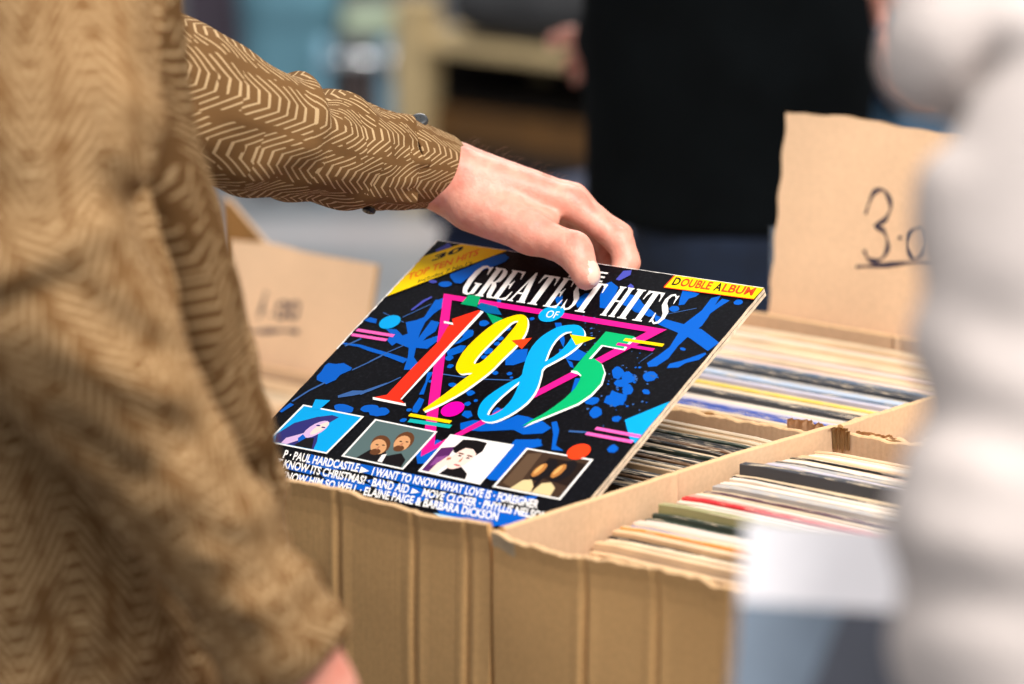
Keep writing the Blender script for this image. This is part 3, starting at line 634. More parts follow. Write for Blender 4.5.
('lilac',[[278,2594,336,2550,406,2493,448,2538,400,2595,330,2662,274,2661]]),
('ink',[[447,2556,515,2539,581,2664,397,2662]]),
('indigo',[[531,2405,529,2409,525,2412,518,2413,511,2414,503,2413,497,2411,493,2408,491,2405,493,2401,498,2399,504,2397,512,2396,519,2397,525,2399,529,2402]]),
('indigo',[[475,2396,474,2399,469,2402,463,2404,455,2404,448,2404,441,2402,437,2399,436,2395,438,2392,442,2389,449,2387,456,2387,464,2387,470,2389,474,2392]]),
('blue',[[393,2520,447,2556,416,2618,379,2573]]),
('ink',[[1015,2665,1072,2545,1184,2505,1251,2586,1352,2527,1435,2591,1451,2679]]),
('brown',[[1192,2444,1211,2483,1217,2521,1207,2552,1184,2570,1150,2574,1112,2562,1075,2537,1044,2502,1024,2463,1018,2425,1028,2394,1051,2376,1085,2372,1123,2383,1161,2409]]),
('skin',[[1179,2479,1196,2512,1200,2544,1192,2570,1173,2585,1145,2588,1113,2578,1082,2557,1056,2528,1039,2494,1034,2463,1042,2437,1062,2422,1089,2419,1122,2428,1153,2450]]),
('brown',[[1170,2548,1175,2562,1173,2576,1165,2589,1150,2598,1133,2601,1114,2600,1098,2592,1086,2581,1081,2567,1082,2553,1091,2540,1105,2531,1123,2528,1142,2529,1158,2537]]),
('ink',[[1106,2486,1105,2488,1102,2490,1098,2492,1092,2492,1087,2491,1082,2490,1079,2487,1078,2485,1079,2482,1082,2480,1087,2479,1092,2478,1098,2479,1102,2481,1105,2483]]),
('ink',[[1162,2478,1161,2481,1158,2483,1154,2485,1148,2485,1143,2484,1138,2483,1135,2480,1134,2478,1135,2475,1138,2473,1143,2471,1148,2471,1154,2472,1158,2473,1161,2476]]),
('skin2',[[1133,2517,1132,2525,1130,2532,1126,2537,1123,2538,1119,2536,1115,2532,1113,2525,1113,2516,1114,2508,1116,2501,1119,2496,1123,2495,1127,2497,1130,2501,1132,2508]]),
('brown',[[1367,2373,1376,2415,1372,2453,1355,2481,1327,2496,1293,2494,1258,2477,1228,2447,1206,2408,1197,2366,1201,2328,1219,2300,1246,2285,1280,2287,1315,2304,1346,2334]]),
('skin',[[1353,2407,1361,2442,1358,2473,1343,2497,1320,2509,1292,2508,1263,2494,1237,2468,1219,2435,1211,2400,1215,2369,1229,2345,1252,2333,1281,2334,1310,2348,1335,2374]]),
('brown',[[1342,2473,1344,2487,1339,2501,1327,2512,1310,2518,1292,2519,1274,2514,1260,2505,1251,2492,1249,2478,1255,2464,1267,2453,1283,2446,1302,2446,1319,2450,1334,2460]]),
('ink',[[1275,2403,1274,2406,1271,2408,1267,2409,1261,2410,1256,2409,1251,2407,1248,2405,1247,2402,1248,2400,1251,2398,1256,2396,1261,2396,1267,2397,1271,2398,1274,2401]]),
('ink',[[1331,2396,1330,2399,1327,2401,1323,2402,1317,2403,1312,2402,1307,2400,1304,2398,1303,2395,1305,2393,1308,2390,1312,2389,1318,2389,1323,2389,1327,2391,1330,2393]]),
('skin2',[[1302,2434,1301,2443,1299,2450,1295,2454,1291,2456,1288,2454,1284,2449,1282,2442,1282,2434,1282,2426,1285,2419,1288,2414,1292,2412,1296,2414,1299,2419,1301,2426]]),
('creamwhite',[[1206,2584,1240,2563,1261,2664,1216,2663]]),
('purple',[[1640,2393,1749,2350,1776,2671,1640,2667]]),
('purple2',[[1667,2499,1749,2457,1759,2542,1672,2605]]),
('ink',[[1803,2672,1835,2587,1938,2554,2031,2617,2053,2679]]),
('ink',[[1738,2371,1760,2260,1868,2242,1976,2249,1998,2349,1955,2450,1770,2414]]),
('palepink',[[1967,2469,1950,2523,1922,2566,1888,2593,1852,2598,1820,2583,1797,2549,1787,2501,1790,2447,1807,2394,1835,2351,1869,2323,1905,2316,1937,2331,1960,2365,1971,2414]]),
('ink',[[1770,2380,1803,2294,1911,2284,1976,2327,1976,2397,1911,2345,1824,2345]]),
('brown',[[1870,2417,1868,2420,1861,2422,1851,2423,1840,2423,1828,2421,1819,2419,1813,2415,1811,2412,1814,2409,1821,2407,1830,2406,1842,2406,1853,2407,1862,2410,1869,2413]]),
('brown',[[1957,2426,1954,2429,1948,2431,1938,2432,1926,2432,1915,2430,1906,2428,1900,2424,1898,2421,1900,2418,1907,2415,1917,2414,1929,2415,1940,2416,1949,2419,1955,2422]]),
('ink',[[1862,2440,1861,2444,1858,2446,1852,2448,1846,2449,1840,2448,1835,2446,1831,2444,1830,2440,1831,2437,1835,2434,1840,2432,1846,2432,1852,2432,1858,2434,1861,2437]]),
('ink',[[1944,2450,1943,2453,1939,2456,1934,2457,1928,2458,1921,2457,1916,2455,1912,2453,1911,2449,1912,2446,1916,2443,1921,2441,1927,2441,1934,2441,1939,2443,1943,2446]]),
('skin2',[[1884,2440,1895,2501,1873,2510]]),
('lip',[[1922,2548,1919,2551,1912,2553,1901,2554,1888,2554,1876,2552,1866,2549,1859,2545,1857,2541,1860,2538,1868,2536,1878,2535,1891,2535,1903,2537,1913,2540,1920,2544]]),
('palepink',[[1705,2669,1716,2563,1759,2457,1803,2457,1814,2526,1786,2607,1776,2671]]),
('skin2',[[1759,2483,1792,2474,1797,2500,1765,2513]]),
('darkbrown',[[2572,2286,2906,2283,2909,2551,2571,2507]]),
('umber2',[[2376,2288,2488,2251,2513,2683,2372,2639]]),
('ink',[[2694,2433,2682,2483,2659,2525,2630,2552,2599,2559,2570,2547,2548,2516,2537,2472,2538,2421,2550,2371,2573,2330,2602,2303,2633,2295,2661,2307,2683,2338,2694,2382]]),
('ochre',[[2616,2439,2608,2471,2596,2497,2581,2515,2565,2520,2551,2512,2541,2493,2536,2465,2537,2433,2545,2401,2557,2375,2572,2358,2587,2353,2602,2360,2612,2379,2617,2407]]),
('ochre2',[[2582,2429,2578,2450,2572,2469,2565,2481,2558,2485,2552,2480,2548,2467,2547,2448,2549,2426,2553,2404,2559,2386,2566,2374,2573,2370,2579,2375,2582,2388,2584,2407]]),
('ink',[[2851,2406,2839,2456,2817,2498,2788,2525,2757,2532,2728,2520,2706,2489,2694,2445,2695,2394,2707,2344,2729,2302,2758,2275,2789,2267,2818,2279,2839,2310,2851,2354]]),
('ochre',[[2773,2412,2766,2444,2754,2470,2739,2488,2723,2493,2709,2485,2699,2466,2694,2438,2695,2406,2702,2374,2713,2348,2728,2330,2744,2325,2758,2332,2769,2352,2774,2379]]),
('ochre2',[[2739,2401,2735,2423,2729,2442,2722,2454,2715,2457,2709,2453,2706,2440,2704,2421,2706,2399,2710,2377,2716,2359,2723,2347,2730,2343,2735,2347,2739,2360,2741,2379]]),
('cream2',[[2468,2683,2514,2573,2582,2551,2638,2617,2655,2684]]),
('cream2',[[2661,2684,2683,2569,2751,2542,2819,2595,2831,2684]]),
('ink',[[2627,2485,2661,2507,2655,2617,2627,2595]]),
('cyan',[[226,2113,360,2094,342,2215,269,2238]]),
('orangered',[[2856,2166,2854,2186,2847,2206,2836,2223,2821,2238,2804,2249,2784,2256,2764,2258,2744,2256,2724,2249,2707,2238,2692,2223,2681,2206,2674,2186,2672,2166,2674,2146,2681,2126,2692,2109,2707,2094,2724,2083,2744,2076,2764,2074,2784,2076,2804,2083,2821,2094,2836,2109,2847,2126,2854,2146]]),
('yellow',[[0,244,250,0,712,0,0,800]]),
('yellow',[[2323,0,3150,0,3142,153,2324,169]]),
('orangered',[[2324,173,3144,156,3144,148,2324,165]]),
('orangered',[[2331,163,2336,7,2324,7,2319,163]]),
('cyan',[[1682,683,1679,707,1672,729,1659,749,1642,766,1622,779,1600,786,1576,789,1552,786,1530,779,1510,766,1493,749,1480,729,1473,707,1470,683,1473,659,1480,637,1493,617,1510,600,1530,587,1552,580,1576,577,1600,580,1622,587,1642,600,1659,617,1672,637,1679,659]]),
('white',[[732,337,724,337,702,269,671,246,647,276,646,382,654,457,675,563,702,593,713,578,703,472,683,465,682,453,752,453,753,465,746,472,757,589,734,597,704,616,655,600,616,533,594,419,594,306,619,239,658,223,691,242,711,235,722,231]]),
('white',[[781,608,780,597,795,589,762,250,745,242,744,231,839,232,881,262,900,326,894,390,866,416,896,458,923,579,945,594,942,609,900,613,875,571,848,458,830,427,846,590,862,597,863,609],[828,409,812,246,828,247,843,277,851,326,854,382,844,409]]),
('white',[[944,609,943,598,956,590,923,251,908,243,907,232,1042,232,1056,330,1049,330,1026,262,994,247,971,247,986,405,1002,402,1012,360,1018,360,1028,466,1022,466,1004,424,988,420,1005,594,1031,594,1062,571,1071,496,1078,496,1083,609]]),
('white',[[1099,609,1098,598,1113,586,1134,224,1152,224,1257,590,1270,598,1271,609,1186,609,1185,598,1200,590,1181,507,1134,507,1131,586,1152,598,1153,609],[1135,488,1176,488,1142,338]]),
('white',[[1293,609,1292,598,1311,590,1278,251,1258,255,1243,292,1241,345,1233,345,1225,232,1380,233,1394,346,1386,346,1374,293,1351,255,1331,252,1364,591,1385,598,1386,610]]),
('white',[[1446,610,1445,599,1457,591,1424,252,1410,244,1409,233,1532,233,1546,331,1540,331,1519,263,1488,248,1468,248,1483,406,1497,403,1506,361,1511,361,1522,467,1516,467,1499,425,1485,422,1502,595,1525,595,1554,572,1561,497,1568,497,1573,610]]),
('white',[[1610,603,1616,603,1626,588,1657,618,1694,599,1709,536,1696,453,1665,400,1628,354,1611,301,1619,260,1638,249,1662,279,1678,347,1684,347,1673,241,1668,241,1657,253,1631,226,1598,245,1585,308,1599,384,1632,437,1664,482,1678,535,1673,580,1652,595,1626,565,1604,482,1598,482]]),
('white',[[1751,611,1750,600,1770,592,1737,253,1717,257,1701,294,1699,347,1691,347,1683,234,1840,234,1854,347,1846,347,1833,294,1811,257,1790,253,1823,592,1844,600,1846,611]]),
('white',[[1991,611,1990,600,2000,592,1967,253,1955,245,1954,234,2014,234,2015,245,2005,253,2020,407,2059,407,2044,253,2032,245,2031,234,2091,234,2092,245,2082,253,2115,592,2127,600,2128,611,2068,611,2067,600,2077,592,2061,426,2022,426,2038,592,2050,600,2051,611]]),
('white',[[2152,612,2151,601,2167,593,2134,254,2116,246,2115,235,2201,235,2202,246,2186,254,2219,593,2237,601,2238,612]]),
('white',[[2294,612,2293,601,2312,593,2278,254,2259,258,2245,295,2243,348,2235,348,2227,235,2377,235,2391,348,2384,348,2371,295,2349,258,2329,254,2363,593,2383,601,2384,612]]),
('white',[[2446,605,2452,605,2463,590,2496,620,2534,601,2551,538,2538,455,2505,402,2467,356,2449,303,2457,262,2478,251,2503,281,2519,349,2525,349,2515,243,2509,243,2498,255,2470,228,2435,247,2421,310,2436,386,2470,439,2503,484,2518,537,2513,582,2490,597,2463,567,2441,484,2434,484]]),
('white',[[1122,2750,1221,2783,1153,2826]]),
('white',[[1695,2873,1782,2904,1714,2936]]),
]
COVER_TEXT=[
('P · PAUL HARDCASTLE', 'white', (40.4, 281.5), (72.9, -0.1), (-3.5, -8.8), 0.03),
('I WANT TO KNOW WHAT LOVE IS · FOREIGNER', 'white', (126.5, 281.8), (154.9, 1.9), (-3.2, -8.6), 0.03),
('T KNOW ITS CHRISTMAS? · BAND AID', 'white', (40.9, 291.7), (128.3, 2.0), (-3.5, -8.6), 0.03),
('MOVE CLOSER · PHYLLIS NELSON', 'white', (182.0, 293.7), (113.6, 0.4), (-3.0, -8.4), 0.03),
('I KNOW HIM SO WELL · ELAINE PAIGE & BARBARA DICKSON', 'white', (50.0, 304.3), (208.4, -0.4), (-3.5, -8.6), 0.03),
('THE', 'white', (139.1, 21.8), (37.7, 0.2), (-1.2, -12.8), 0.01),
('OF', 'white', (154.5, 73.5), (10.8, -0.3), (-1.9, -9.0), 0.0),
('D', 'black', (236.8, 12.5), (6.3, -0.1), (-1.4, -9.5), 0.03),
('OUBLE', 'orangered', (244.0, 12.4), (27.7, -0.6), (-1.4, -9.5), 0.03),
('A', 'black', (274.9, 11.8), (6.5, -0.2), (-1.3, -9.5), 0.03),
('LBUM', 'orangered', (282.2, 11.6), (28.4, -0.5), (-1.3, -9.4), 0.03),
('TOP TEN HITS', 'orange', (6.2, 55.2), (42.2, -44.1), (-3.3, -8.2), 0.02),
("Includes 7 No.1's", 'black', (18.3, 56.6), (32.1, -33.4), (-1.9, -4.6), 0.01),
('30', 'black', (12.8, 27.4), (18.1, -18.5), (-1.7, -7.4), 0.03),
]

COVER_RGB = {'black': (6, 6, 10), 'blue': (0, 88, 186), 'slate': (54, 92, 150), 'violet': (70, 76, 170), 'cyan': (0, 156, 220), 'red': (245, 45, 22), 'orangered': (246, 62, 22), 'yellow': (248, 204, 0), 'green': (0, 170, 102), 'green2': (0, 150, 96), 'teal': (0, 92, 150), 'teal2': (18, 170, 165), 'pink': (226, 22, 134), 'pink2': (240, 96, 176), 'magenta': (246, 0, 160), 'magenta2': (214, 20, 140), 'white': (236, 232, 228), 'orange': (246, 110, 20), 'paleblue': (150, 200, 232), 'creamwhite': (236, 228, 224), 'slategreen': (84, 104, 104), 'umber': (62, 44, 32), 'umber2': (92, 70, 52), 'darkbrown': (34, 22, 16), 'indigo': (46, 44, 110), 'lilac': (206, 172, 212), 'palepink': (240, 208, 196), 'ink': (22, 18, 20), 'brown': (96, 58, 34), 'skin': (206, 150, 104), 'skin2': (180, 116, 84), 'purple': (86, 36, 92), 'purple2': (132, 70, 134), 'lip': (190, 96, 92), 'ochre': (176, 116, 58), 'ochre2': (214, 160, 92), 'cream2': (214, 190, 140)}
def print_mat(n):
    m, nt, b = new_mat('print_'+n); c = lin(COVER_RGB[n])
    b.inputs['Base Color'].default_value = (*c, 1); b.inputs['Roughness'].default_value = .30; b.inputs['Specular IOR Level'].default_value = .07
    if n == 'black':
        f = noise_tex(nt, 340, 4, rough=.7); nt.links.new(ramp(nt, f, [(.50, c), (.72, lin((28, 28, 34)))]), b.inputs['Base Color'])
    return m
TH = .0068
a_tl, a_u, a_v = V((-0.3344, 0.2576, 1.1062)), V((0.997197, 0.074607, -0.005636)), V((0.064247, -0.892454, -0.446539))
a_n = a_u.cross(-a_v).normalized()
alb = empty('record_album'); tag(alb, 'black double album with big multicoloured 1985 numerals, held up by a hand', 'record album')
alb.matrix_world = Matrix(((a_u.x, -a_v.x, a_n.x, a_tl.x), (a_u.y, -a_v.y, a_n.y, a_tl.y), (a_u.z, -a_v.z, a_n.z, a_tl.z), (0, 0, 0, 1)))
SZ = .315
# the card sleeve: two layers of a gatefold with worn pale edges, slightly rounded corners
def slab(z0, z1, grow=0, seed=0, n=36):
    bm = bmesh.new(); r = random.Random(seed); pts = []
    for sx, sy, dx, dy in ((0, 0, 1, 0), (1, 0, 0, 1), (1, 1, -1, 0), (0, 1, 0, -1)):
        for i in range(n):
            t = i/n; wob = r.uniform(-.00025, .00025)
            e = .0016*max(0, 1-min(t, 1-t)/.008)*0
            pts.append(((sx+dx*t)*SZ+(wob if dx == 0 else 0), -((sy+dy*t)*SZ+(wob if dy == 0 else 0))))
    A = [bm.verts.new((x, y, z1)) for x, y in pts]; B = [bm.verts.new((x, y, z0)) for x, y in pts]
    f = bm.faces.new(A); f.material_index = 0; f = bm.faces.new(B[::-1]); f.material_index = 0
    for i in range(len(pts)):
        j = (i+1) % len(pts); f = bm.faces.new((A[i], B[i], B[j], A[j])); f.material_index = 1
    bmesh.ops.recalc_face_normals(bm, faces=bm.faces); return bm
edge_mat = plain('worn_card_edge', (226, 204, 176), .8, .22, 160)
for nm, z0, z1 in (('back_cover', -TH, -TH*.54), ('front_cover', -TH*.46, 0)):
    obj(nm, slab(z0, z1, seed=int(-z0*1e5)), [print_mat('black'), edge_mat], alb)
bm = bmesh.new()
add_box(bm, (.001, -SZ+.001, -TH*.56), (.3145, -.001, -TH*.44)); obj('inner_sleeve', bm, plain('inner_paper', (196, 170, 140), .9, .1), alb)
# printed artwork: one mesh of flat inked shapes
names = sorted({c for c, _ in COVER} | {t[0+1] for t in COVER_TEXT})
slot = {n: i for i, n in enumerate(names)}
vs_, fs_, mi_ = [], [], []
zlay = .00006
def put(loops3, slot_i):
    tris = geometry.tessellate_polygon(loops3); flat = [p for l in loops3 for p in l]; o = len(vs_)
    vs_.extend(flat)
    for t in tris:
        a, b, c = [flat[i] for i in t]
        if abs((b-a).cross(c-a).z) < 1e-12: continue
        t = t if (b-a).cross(c-a).z > 0 else (t[0], t[2], t[1])
        fs_.append([o+i for i in t]); mi_.append(slot_i)
for c, loops in COVER:
    zlay += .0000022
    put([[V((l[i]*1e-4, -l[i+1]*1e-4, zlay)) for i in range(0, len(l), 2)] for l in loops], slot[c])
for s, c, org, base, upv, bold in COVER_TEXT:
    zlay += .000003
    cu = bpy.data.curves.new('t', 'FONT'); cu.body = s; cu.size = 1; cu.offset = bold; cu.resolution_u = 3
    to = bpy.data.objects.new('t', cu); C.objects.link(to); bpy.context.view_layer.update()
    me = to.evaluated_get(bpy.context.evaluated_depsgraph_get()).to_mesh()
    co = [v.co.copy() for v in me.vertices]; x0 = min(v.x for v in co); x1 = max(v.x for v in co); H1 = .70
    o = len(vs_)
    for v in co:
        fx, fy = (v.x-x0)/(x1-x0), v.y/H1
        vs_.append(V(((org[0]+base[0]*fx+upv[0]*fy)*.001, -(org[1]+base[1]*fx+upv[1]*fy)*.001, zlay)))
    for p in me.polygons: fs_.append([o+i for i in p.vertices]); mi_.append(slot[c])
    to.to_mesh_clear() if hasattr(to, 'to_mesh_clear') else None
    bpy.data.objects.remove(to); bpy.data.curves.remove(cu)
me = bpy.data.meshes.new('cover_artwork'); me.from_pydata([tuple(v) for v in vs_], [], fs_)
me.polygons.foreach_set('material_index', mi_)
link('cover_artwork', me, [print_mat(n) if n != 'black' else bpy.data.materials['print_black'] for n in names], alb, False)
# white rubbed line along the left and top edges
bm = bmesh.new(); r = random.Random(8)
def rub(p, q, n, w0):
    p, q = V(p), V(q); d = (q-p).normalized(); nn = V((d.y, -d.x, 0)); prev = None
    for i in range(n+1):
        c = p+(q-p)*i/n; w = w0*r.choice((.5, .8, 1, 1.2)); cur = (bm.verts.new(c), bm.verts.new(c-nn*w))
        if prev: bm.faces.new((prev[0], cur[0], cur[1], prev[1]))
        prev = cur
rub((.0001, -.0002, .00085), (.0001, -.150, .00085), 50, .0013); rub((.0001, -.0002, .00085), (.315, -.0002, .00085), 90, -.0006)
for v in bm.verts: v.co.x = min(max(v.co.x, .0001), .3149)
obj('rubbed_edge', bm, plain('rubbed_white', (235, 230, 224), .8, .1), alb)


# ------------------------------------------------------------------ the setting
def concrete():
    m, nt, b = new_mat('grey_floor'); f = noise_tex(nt, 1.3, 5); g = noise_tex(nt, 40, 3)
    nt.links.new(ramp(nt, f, [(.3, lin((112, 114, 117))), (.7, lin((140, 141, 144)))]), b.inputs['Base Color'])
    b.inputs['Roughness'].default_value = .42; bump(nt, b, g, .1, .002); return m
bm = bmesh.new(); add_box(bm, (-14, -6, -.1), (9, 15, 0))
tag(obj('floor', bm, concrete()), 'smooth grey hall floor', kind='structure')
bm = bmesh.new(); add_box(bm, (-14, 15, 0), (9, 15.2, 5))
tag(obj('wall_back', bm, plain('hall_wall', (120, 112, 106), .8, .1, 2)), 'plain hall wall at the back', kind='structure')
bm = bmesh.new(); add_box(bm, (-14.2, -6, 0), (-14, 15.2, 5))
tag(obj('wall_left', bm, bpy.data.materials['hall_wall']), 'plain hall wall on the left', kind='structure')

# ------------------------------------------------------------------ sales table
TZ = .6530
tb = empty('trestle_table', (-.25, .45, 0))
tag(tb, 'long folding table carrying the cardboard boxes of records', 'table')
bm = bmesh.new(); add_box(bm, (-1.15, -.62, TZ-.035), (1.15, .72, TZ), .006); obj('tabletop', bm, plain('pale_table', (190, 180, 165), .5), tb)
for sx in (-1, 1):
    for sy in (-.55, .65):
        bm = bmesh.new(); add_cyl(bm, (sx*1.05, sy, TZ-.03), (sx*1.08, sy, 0), .016); add_cyl(bm, (sx*1.08, sy, 0), (sx*1.08, sy, .02), .02)
        obj('leg', bm, plain('grey_steel', (120, 122, 125), .4, .1, 20, 0, 1), tb, True)

# ------------------------------------------------------------------ cardboard boxes
def wall_bm(L, H, t, seed, torn=0., creases=(), lip=0., n=150, top=None, patch=None):
    """a corrugated wall in its own frame: x along, y outwards, z up from 0; torn uneven top edge, score lines, curled lip"""
    r = random.Random(seed); bm = bmesh.new()
    ph = [r.uniform(0, 6.3) for _ in range(6)]; nz = 16
    def top_z(x):
        z = H-torn*.005*(.5+.5*math.sin(5*x/L+ph[0]))
        z += torn*(.0028*mnoise.noise(V((x*30, seed, 0)))+.0020*mnoise.noise(V((x*90, seed, 3)))+.0010*mnoise.noise(V((x*260, seed, 7))))
        k = mnoise.noise(V((x*22, seed, 11)))
        if torn > .4: z -= torn*.006*max(0, k-.25)
        if top: z += top(x)
        return z
    rows = []
    for i in range(n+1):
        x = L*i/n; zt = top_z(x); cr = 0
        for cx_ in creases: cr += -.0036*math.exp(-((x-cx_)/.0022)**2)+.0009*math.exp(-((x-cx_-.006)/.004)**2)+.0009*math.exp(-((x-cx_+.006)/.004)**2)
        bul = .0012*math.sin(math.pi*x/L)+.0006*math.sin(23*x+ph[3])
        prof = []
        for j in range(nz+1):
            f = (j/nz)**.5; z = zt*f
            y = cr*(1-.6*f**8)+bul*f+lip*max(0, (f-.93)/.07)**2+.0009*math.sin(31*z+17*x+ph[4])
            prof.append((y, z))
        col = [bm.verts.new((x, y, z)) for y, z in prof]
        yt = prof[-1][0]; jag = torn*.0012*mnoise.noise(V((x*300, seed, 19)))
        col += [bm.verts.new((x, yt-t*.15, zt+t*.16)), bm.verts.new((x, yt-t*.5, zt+t*.22+jag)), bm.verts.new((x, yt-t*.85, zt+t*.16-jag))]
        col += [bm.verts.new((x, y-t, z)) for y, z in reversed(prof)]
        rows.append(col)
    m = len(rows[0])
    for i in range(n):
        for j in range(m):
            k = (j+1) % m
            f = bm.faces.new((rows[i][j], rows[i+1][j], rows[i+1][k], rows[i][k]))
            f.material_index = 0 if j < nz else (2 if j <= nz+3 else 1)
            if patch and j < nz and patch(L*i/n, rows[i][j].co.z): f.material_index = 3
    bm.faces.new(rows[0]); bm.faces.new(rows[-1][::-1])
    bmesh.ops.recalc_face_normals(bm, faces=bm.faces)
    return bm
def place(o, loc, rz): o.location = loc; o.rotation_euler = (0, 0, rz); return o
M['ripped'] = plain('ripped_grey_paper', (196, 172, 138), .85, .2, 120)
M['rim'] = cardboard('cut_cardboard_rim', (226, 186, 140))
CM = [M['card'], M['card_in'], M['rim'], M['ripped']]
def card_box(name, label, x0, x1, y0, y1, z1, seed, torn=(1, .4, .3, .3), creases=(), dz=(0, 0, 0, 0), tops=(None,)*4, z0=None, patch=None):
    """torn: front, right, back, left"""
    z0 = TZ if z0 is None else z0
    t = empty(name, ((x0+x1)/2, (y0+y1)/2, z0)); tag(t, label, 'box', 'open cardboard boxes of records on the table')
    cx_, cy_ = (x0+x1)/2, (y0+y1)/2; th = .0055; H = z1-z0
    for nm, L, p, rz, i in (('front_wall', x1-x0, (x0, y0, 0), 0, 0), ('side_wall', y1-y0-2*th, (x1, y0+th, 0), math.pi/2, 1), ('back_wall', x1-x0, (x1, y1, 0), math.pi, 2), ('side_wall', y1-y0-2*th, (x0, y1-th, 0), -math.pi/2, 3)):
        bm = wall_bm(L, H+dz[i], th, seed+i, torn[i], creases if i in (0,) else (L*.5,), .0030 if i == 0 else 0, top=tops[i], patch=patch if i == 0 else None)
        bmesh.ops.transform(bm, matrix=Matrix.Scale(-1, 4, V((0, 1, 0))), verts=bm.verts)   # outwards is -y for the front wall
        bmesh.ops.recalc_face_normals(bm, faces=bm.faces)
        place(obj(nm, bm, CM, t, False), (p[0]-cx_, p[1]-cy_, 0), rz)
    bm = bmesh.new(); add_box(bm, (x0-cx_+th, y0-cy_+th, .001), (x1-cx_-th, y1-cy_-th, .005)); obj('bottom', bm, M['card_in'], t)
    return t
YF, YM, YB = -.078, .330, .336
RIM = .9927
b_fr = card_box('cardboard_box', 'open cardboard box with torn front rim, right of the album being pulled out', .0105, .362, YF, YM, RIM, 10, (1.2, .4, .6, .12), (.0825, .1447, .21), (-.006, 0, -.002, 0), (lambda x: .006*math.exp(-(x/.02)**2)+.007*min(1, max(0, (x-.08)/.1)), None, None, None), patch=lambda x, z: x < .055 and z > RIM-TZ-.022+.25*x+.004*mnoise.noise(V((x*120, 3, 1))))
b_fl = card_box('cardboard_box', 'open cardboard box beneath the colourful album, its front wall plain and scored', -.352, .0065, YF, YM, RIM-.004, 20, (.5, .2, .8, .3), (.12, .2146, .288, .338), (.0065, -.006, -.004, 0), (lambda x: .0035*math.exp(-((x-.19)/.06)**2)-.003*math.exp(-((x-.30)/.03)**2), None, None, None))
b_rl = card_box('cardboard_box', 'open cardboard box in front of the price card reading 3.00', -.36, .0045, YB, .70, RIM-.006, 30, (.8, .5, .2, .3), (.12, .24), (-.003, 0, -.013, 0))
b_rr = card_box('cardboard_box', 'open cardboard box behind the torn corner, half hidden by the white fleece', .009, .365, YB, .70, RIM-.004, 40, (1.4, .5, .3, .5), (.12, .24))
# ragged torn paper where the four boxes meet
def ragged(parent, a, b, h0, h1, seed, mat):
    bm = bmesh.new(); a, b = V(a), V(b); n = 44; prev = None
    d = (b-a).normalized(); nn = d.cross(V((0, 0, 1)))
    for i in range(n+1):
        c = a.lerp(b, i/n); k = i/n; e = min(1, 5*k, 5*(1-k))
        z = h0+(h1-h0)*e*(.55+.6*mnoise.noise(V((k*6, seed, 0)))+.35*mnoise.noise(V((k*22, seed, 5))))
        y = .003*mnoise.noise(V((k*9, seed, 9)))
        cur = [bm.verts.new(c+V((0, 0, -.016-.006*mnoise.noise(V((k*8, seed, 13)))))), bm.verts.new(c+nn*y+V((0, 0, h0))), bm.verts.new(c+nn*(y*2.5+.002)+V((0, 0, z)))]
        if prev:
            for q in (0, 1): bm.faces.new((prev[q], cur[q], cur[q+1], prev[q+1]))
        prev = cur
    bmesh.ops.solidify(bm, geom=bm.faces[:], thickness=.0013); bmesh.ops.recalc_face_normals(bm, faces=bm.faces)
    o = obj('torn_edge', bm, mat, parent); o.matrix_parent_inverse = Matrix.Translation(-parent.location)
ragged(b_fr, (.0175, .3225, RIM-.001), (.034, .3225, RIM-.001), .0, .003, 3, M['card_torn'])
ragged(b_rl, (-.035, .3345, RIM-.004), (.004, .3345, RIM-.004), .0, .004, 4, M['card_in'])
ragged(b_rr, (.03, .336, RIM-.004), (.075, .336, RIM-.004), .0, .003, 5, M['card_in'])
# little folded tab on the front wall
bm = bmesh.new(); add_box(bm, (.252, YF-.001, RIM-.022), (.285, YF+.014, RIM+.002), .003); o = obj('folded_tab', bm, M['card_torn'], b_fr); o.matrix_parent_inverse = Matrix.Translation(-b_fr.location)

# ------------------------------------------------------------------ records in the boxes
PALETTE = {'cream': (218, 192, 158), 'white': (224, 208, 192), 'tan': (214, 178, 138), 'black': (22, 20, 22), 'charcoal': (58, 60, 66), 'grey': (170, 166, 164), 'lilac': (190, 184, 200), 'red': (205, 32, 40), 'salmon': (226, 150, 134), 'blue': (56, 84, 168), 'orange': (224, 150, 70), 'olive': (150, 146, 100), 'dark green': (52, 64, 54), 'pink': (224, 196, 186), 'plum': (84, 50, 62), 'yellow': (226, 200, 84), 'pale blue': (176, 192, 214), 'slate': (92, 108, 128), 'brown': (110, 76, 46)}
RM = {}
def rec_mat(c):
    if c not in RM:
        RM[c] = plain('record_'+c.replace(' ', '_'), PALETTE[c], .5, .16, 22, 0)
    return RM[c]
def worn(c):
    k = 'worn_'+c
    if k not in RM:
        m, nt, b = new_mat(k); t = nt.nodes.new('ShaderNodeTexCoord'); mp = nt.nodes.new('ShaderNodeMapping'); mp.inputs['Scale'].default_value = (55, 900, 40)
        nt.links.new(t.outputs['Object'], mp.inputs[0]); f = noise_tex(nt, 1, 3, mp.outputs[0])
        nt.links.new(ramp(nt, f, [(.54, lin(PALETTE[c])), (.66, lin((222, 200, 170)))]), b.inputs['Base Color']); b.inputs['Roughness'].default_value = .7; RM[k] = m
    return RM[k]
ORD = 'first second third fourth fifth sixth seventh eighth ninth tenth eleventh twelfth thirteenth fourteenth fifteenth sixteenth seventeenth eighteenth nineteenth twentieth'.split()
TENS = {2: 'twenty', 3: 'thirty', 4: 'forty', 5: 'fifty', 6: 'sixty', 7: 'seventy'}
def ordinal(n):
    if n <= 20: return ORD[n-1]
    t, u = divmod(n, 10)
    return TENS[t]+'-'+ORD[u-1] if u else TENS[t][:-1]+'ieth'
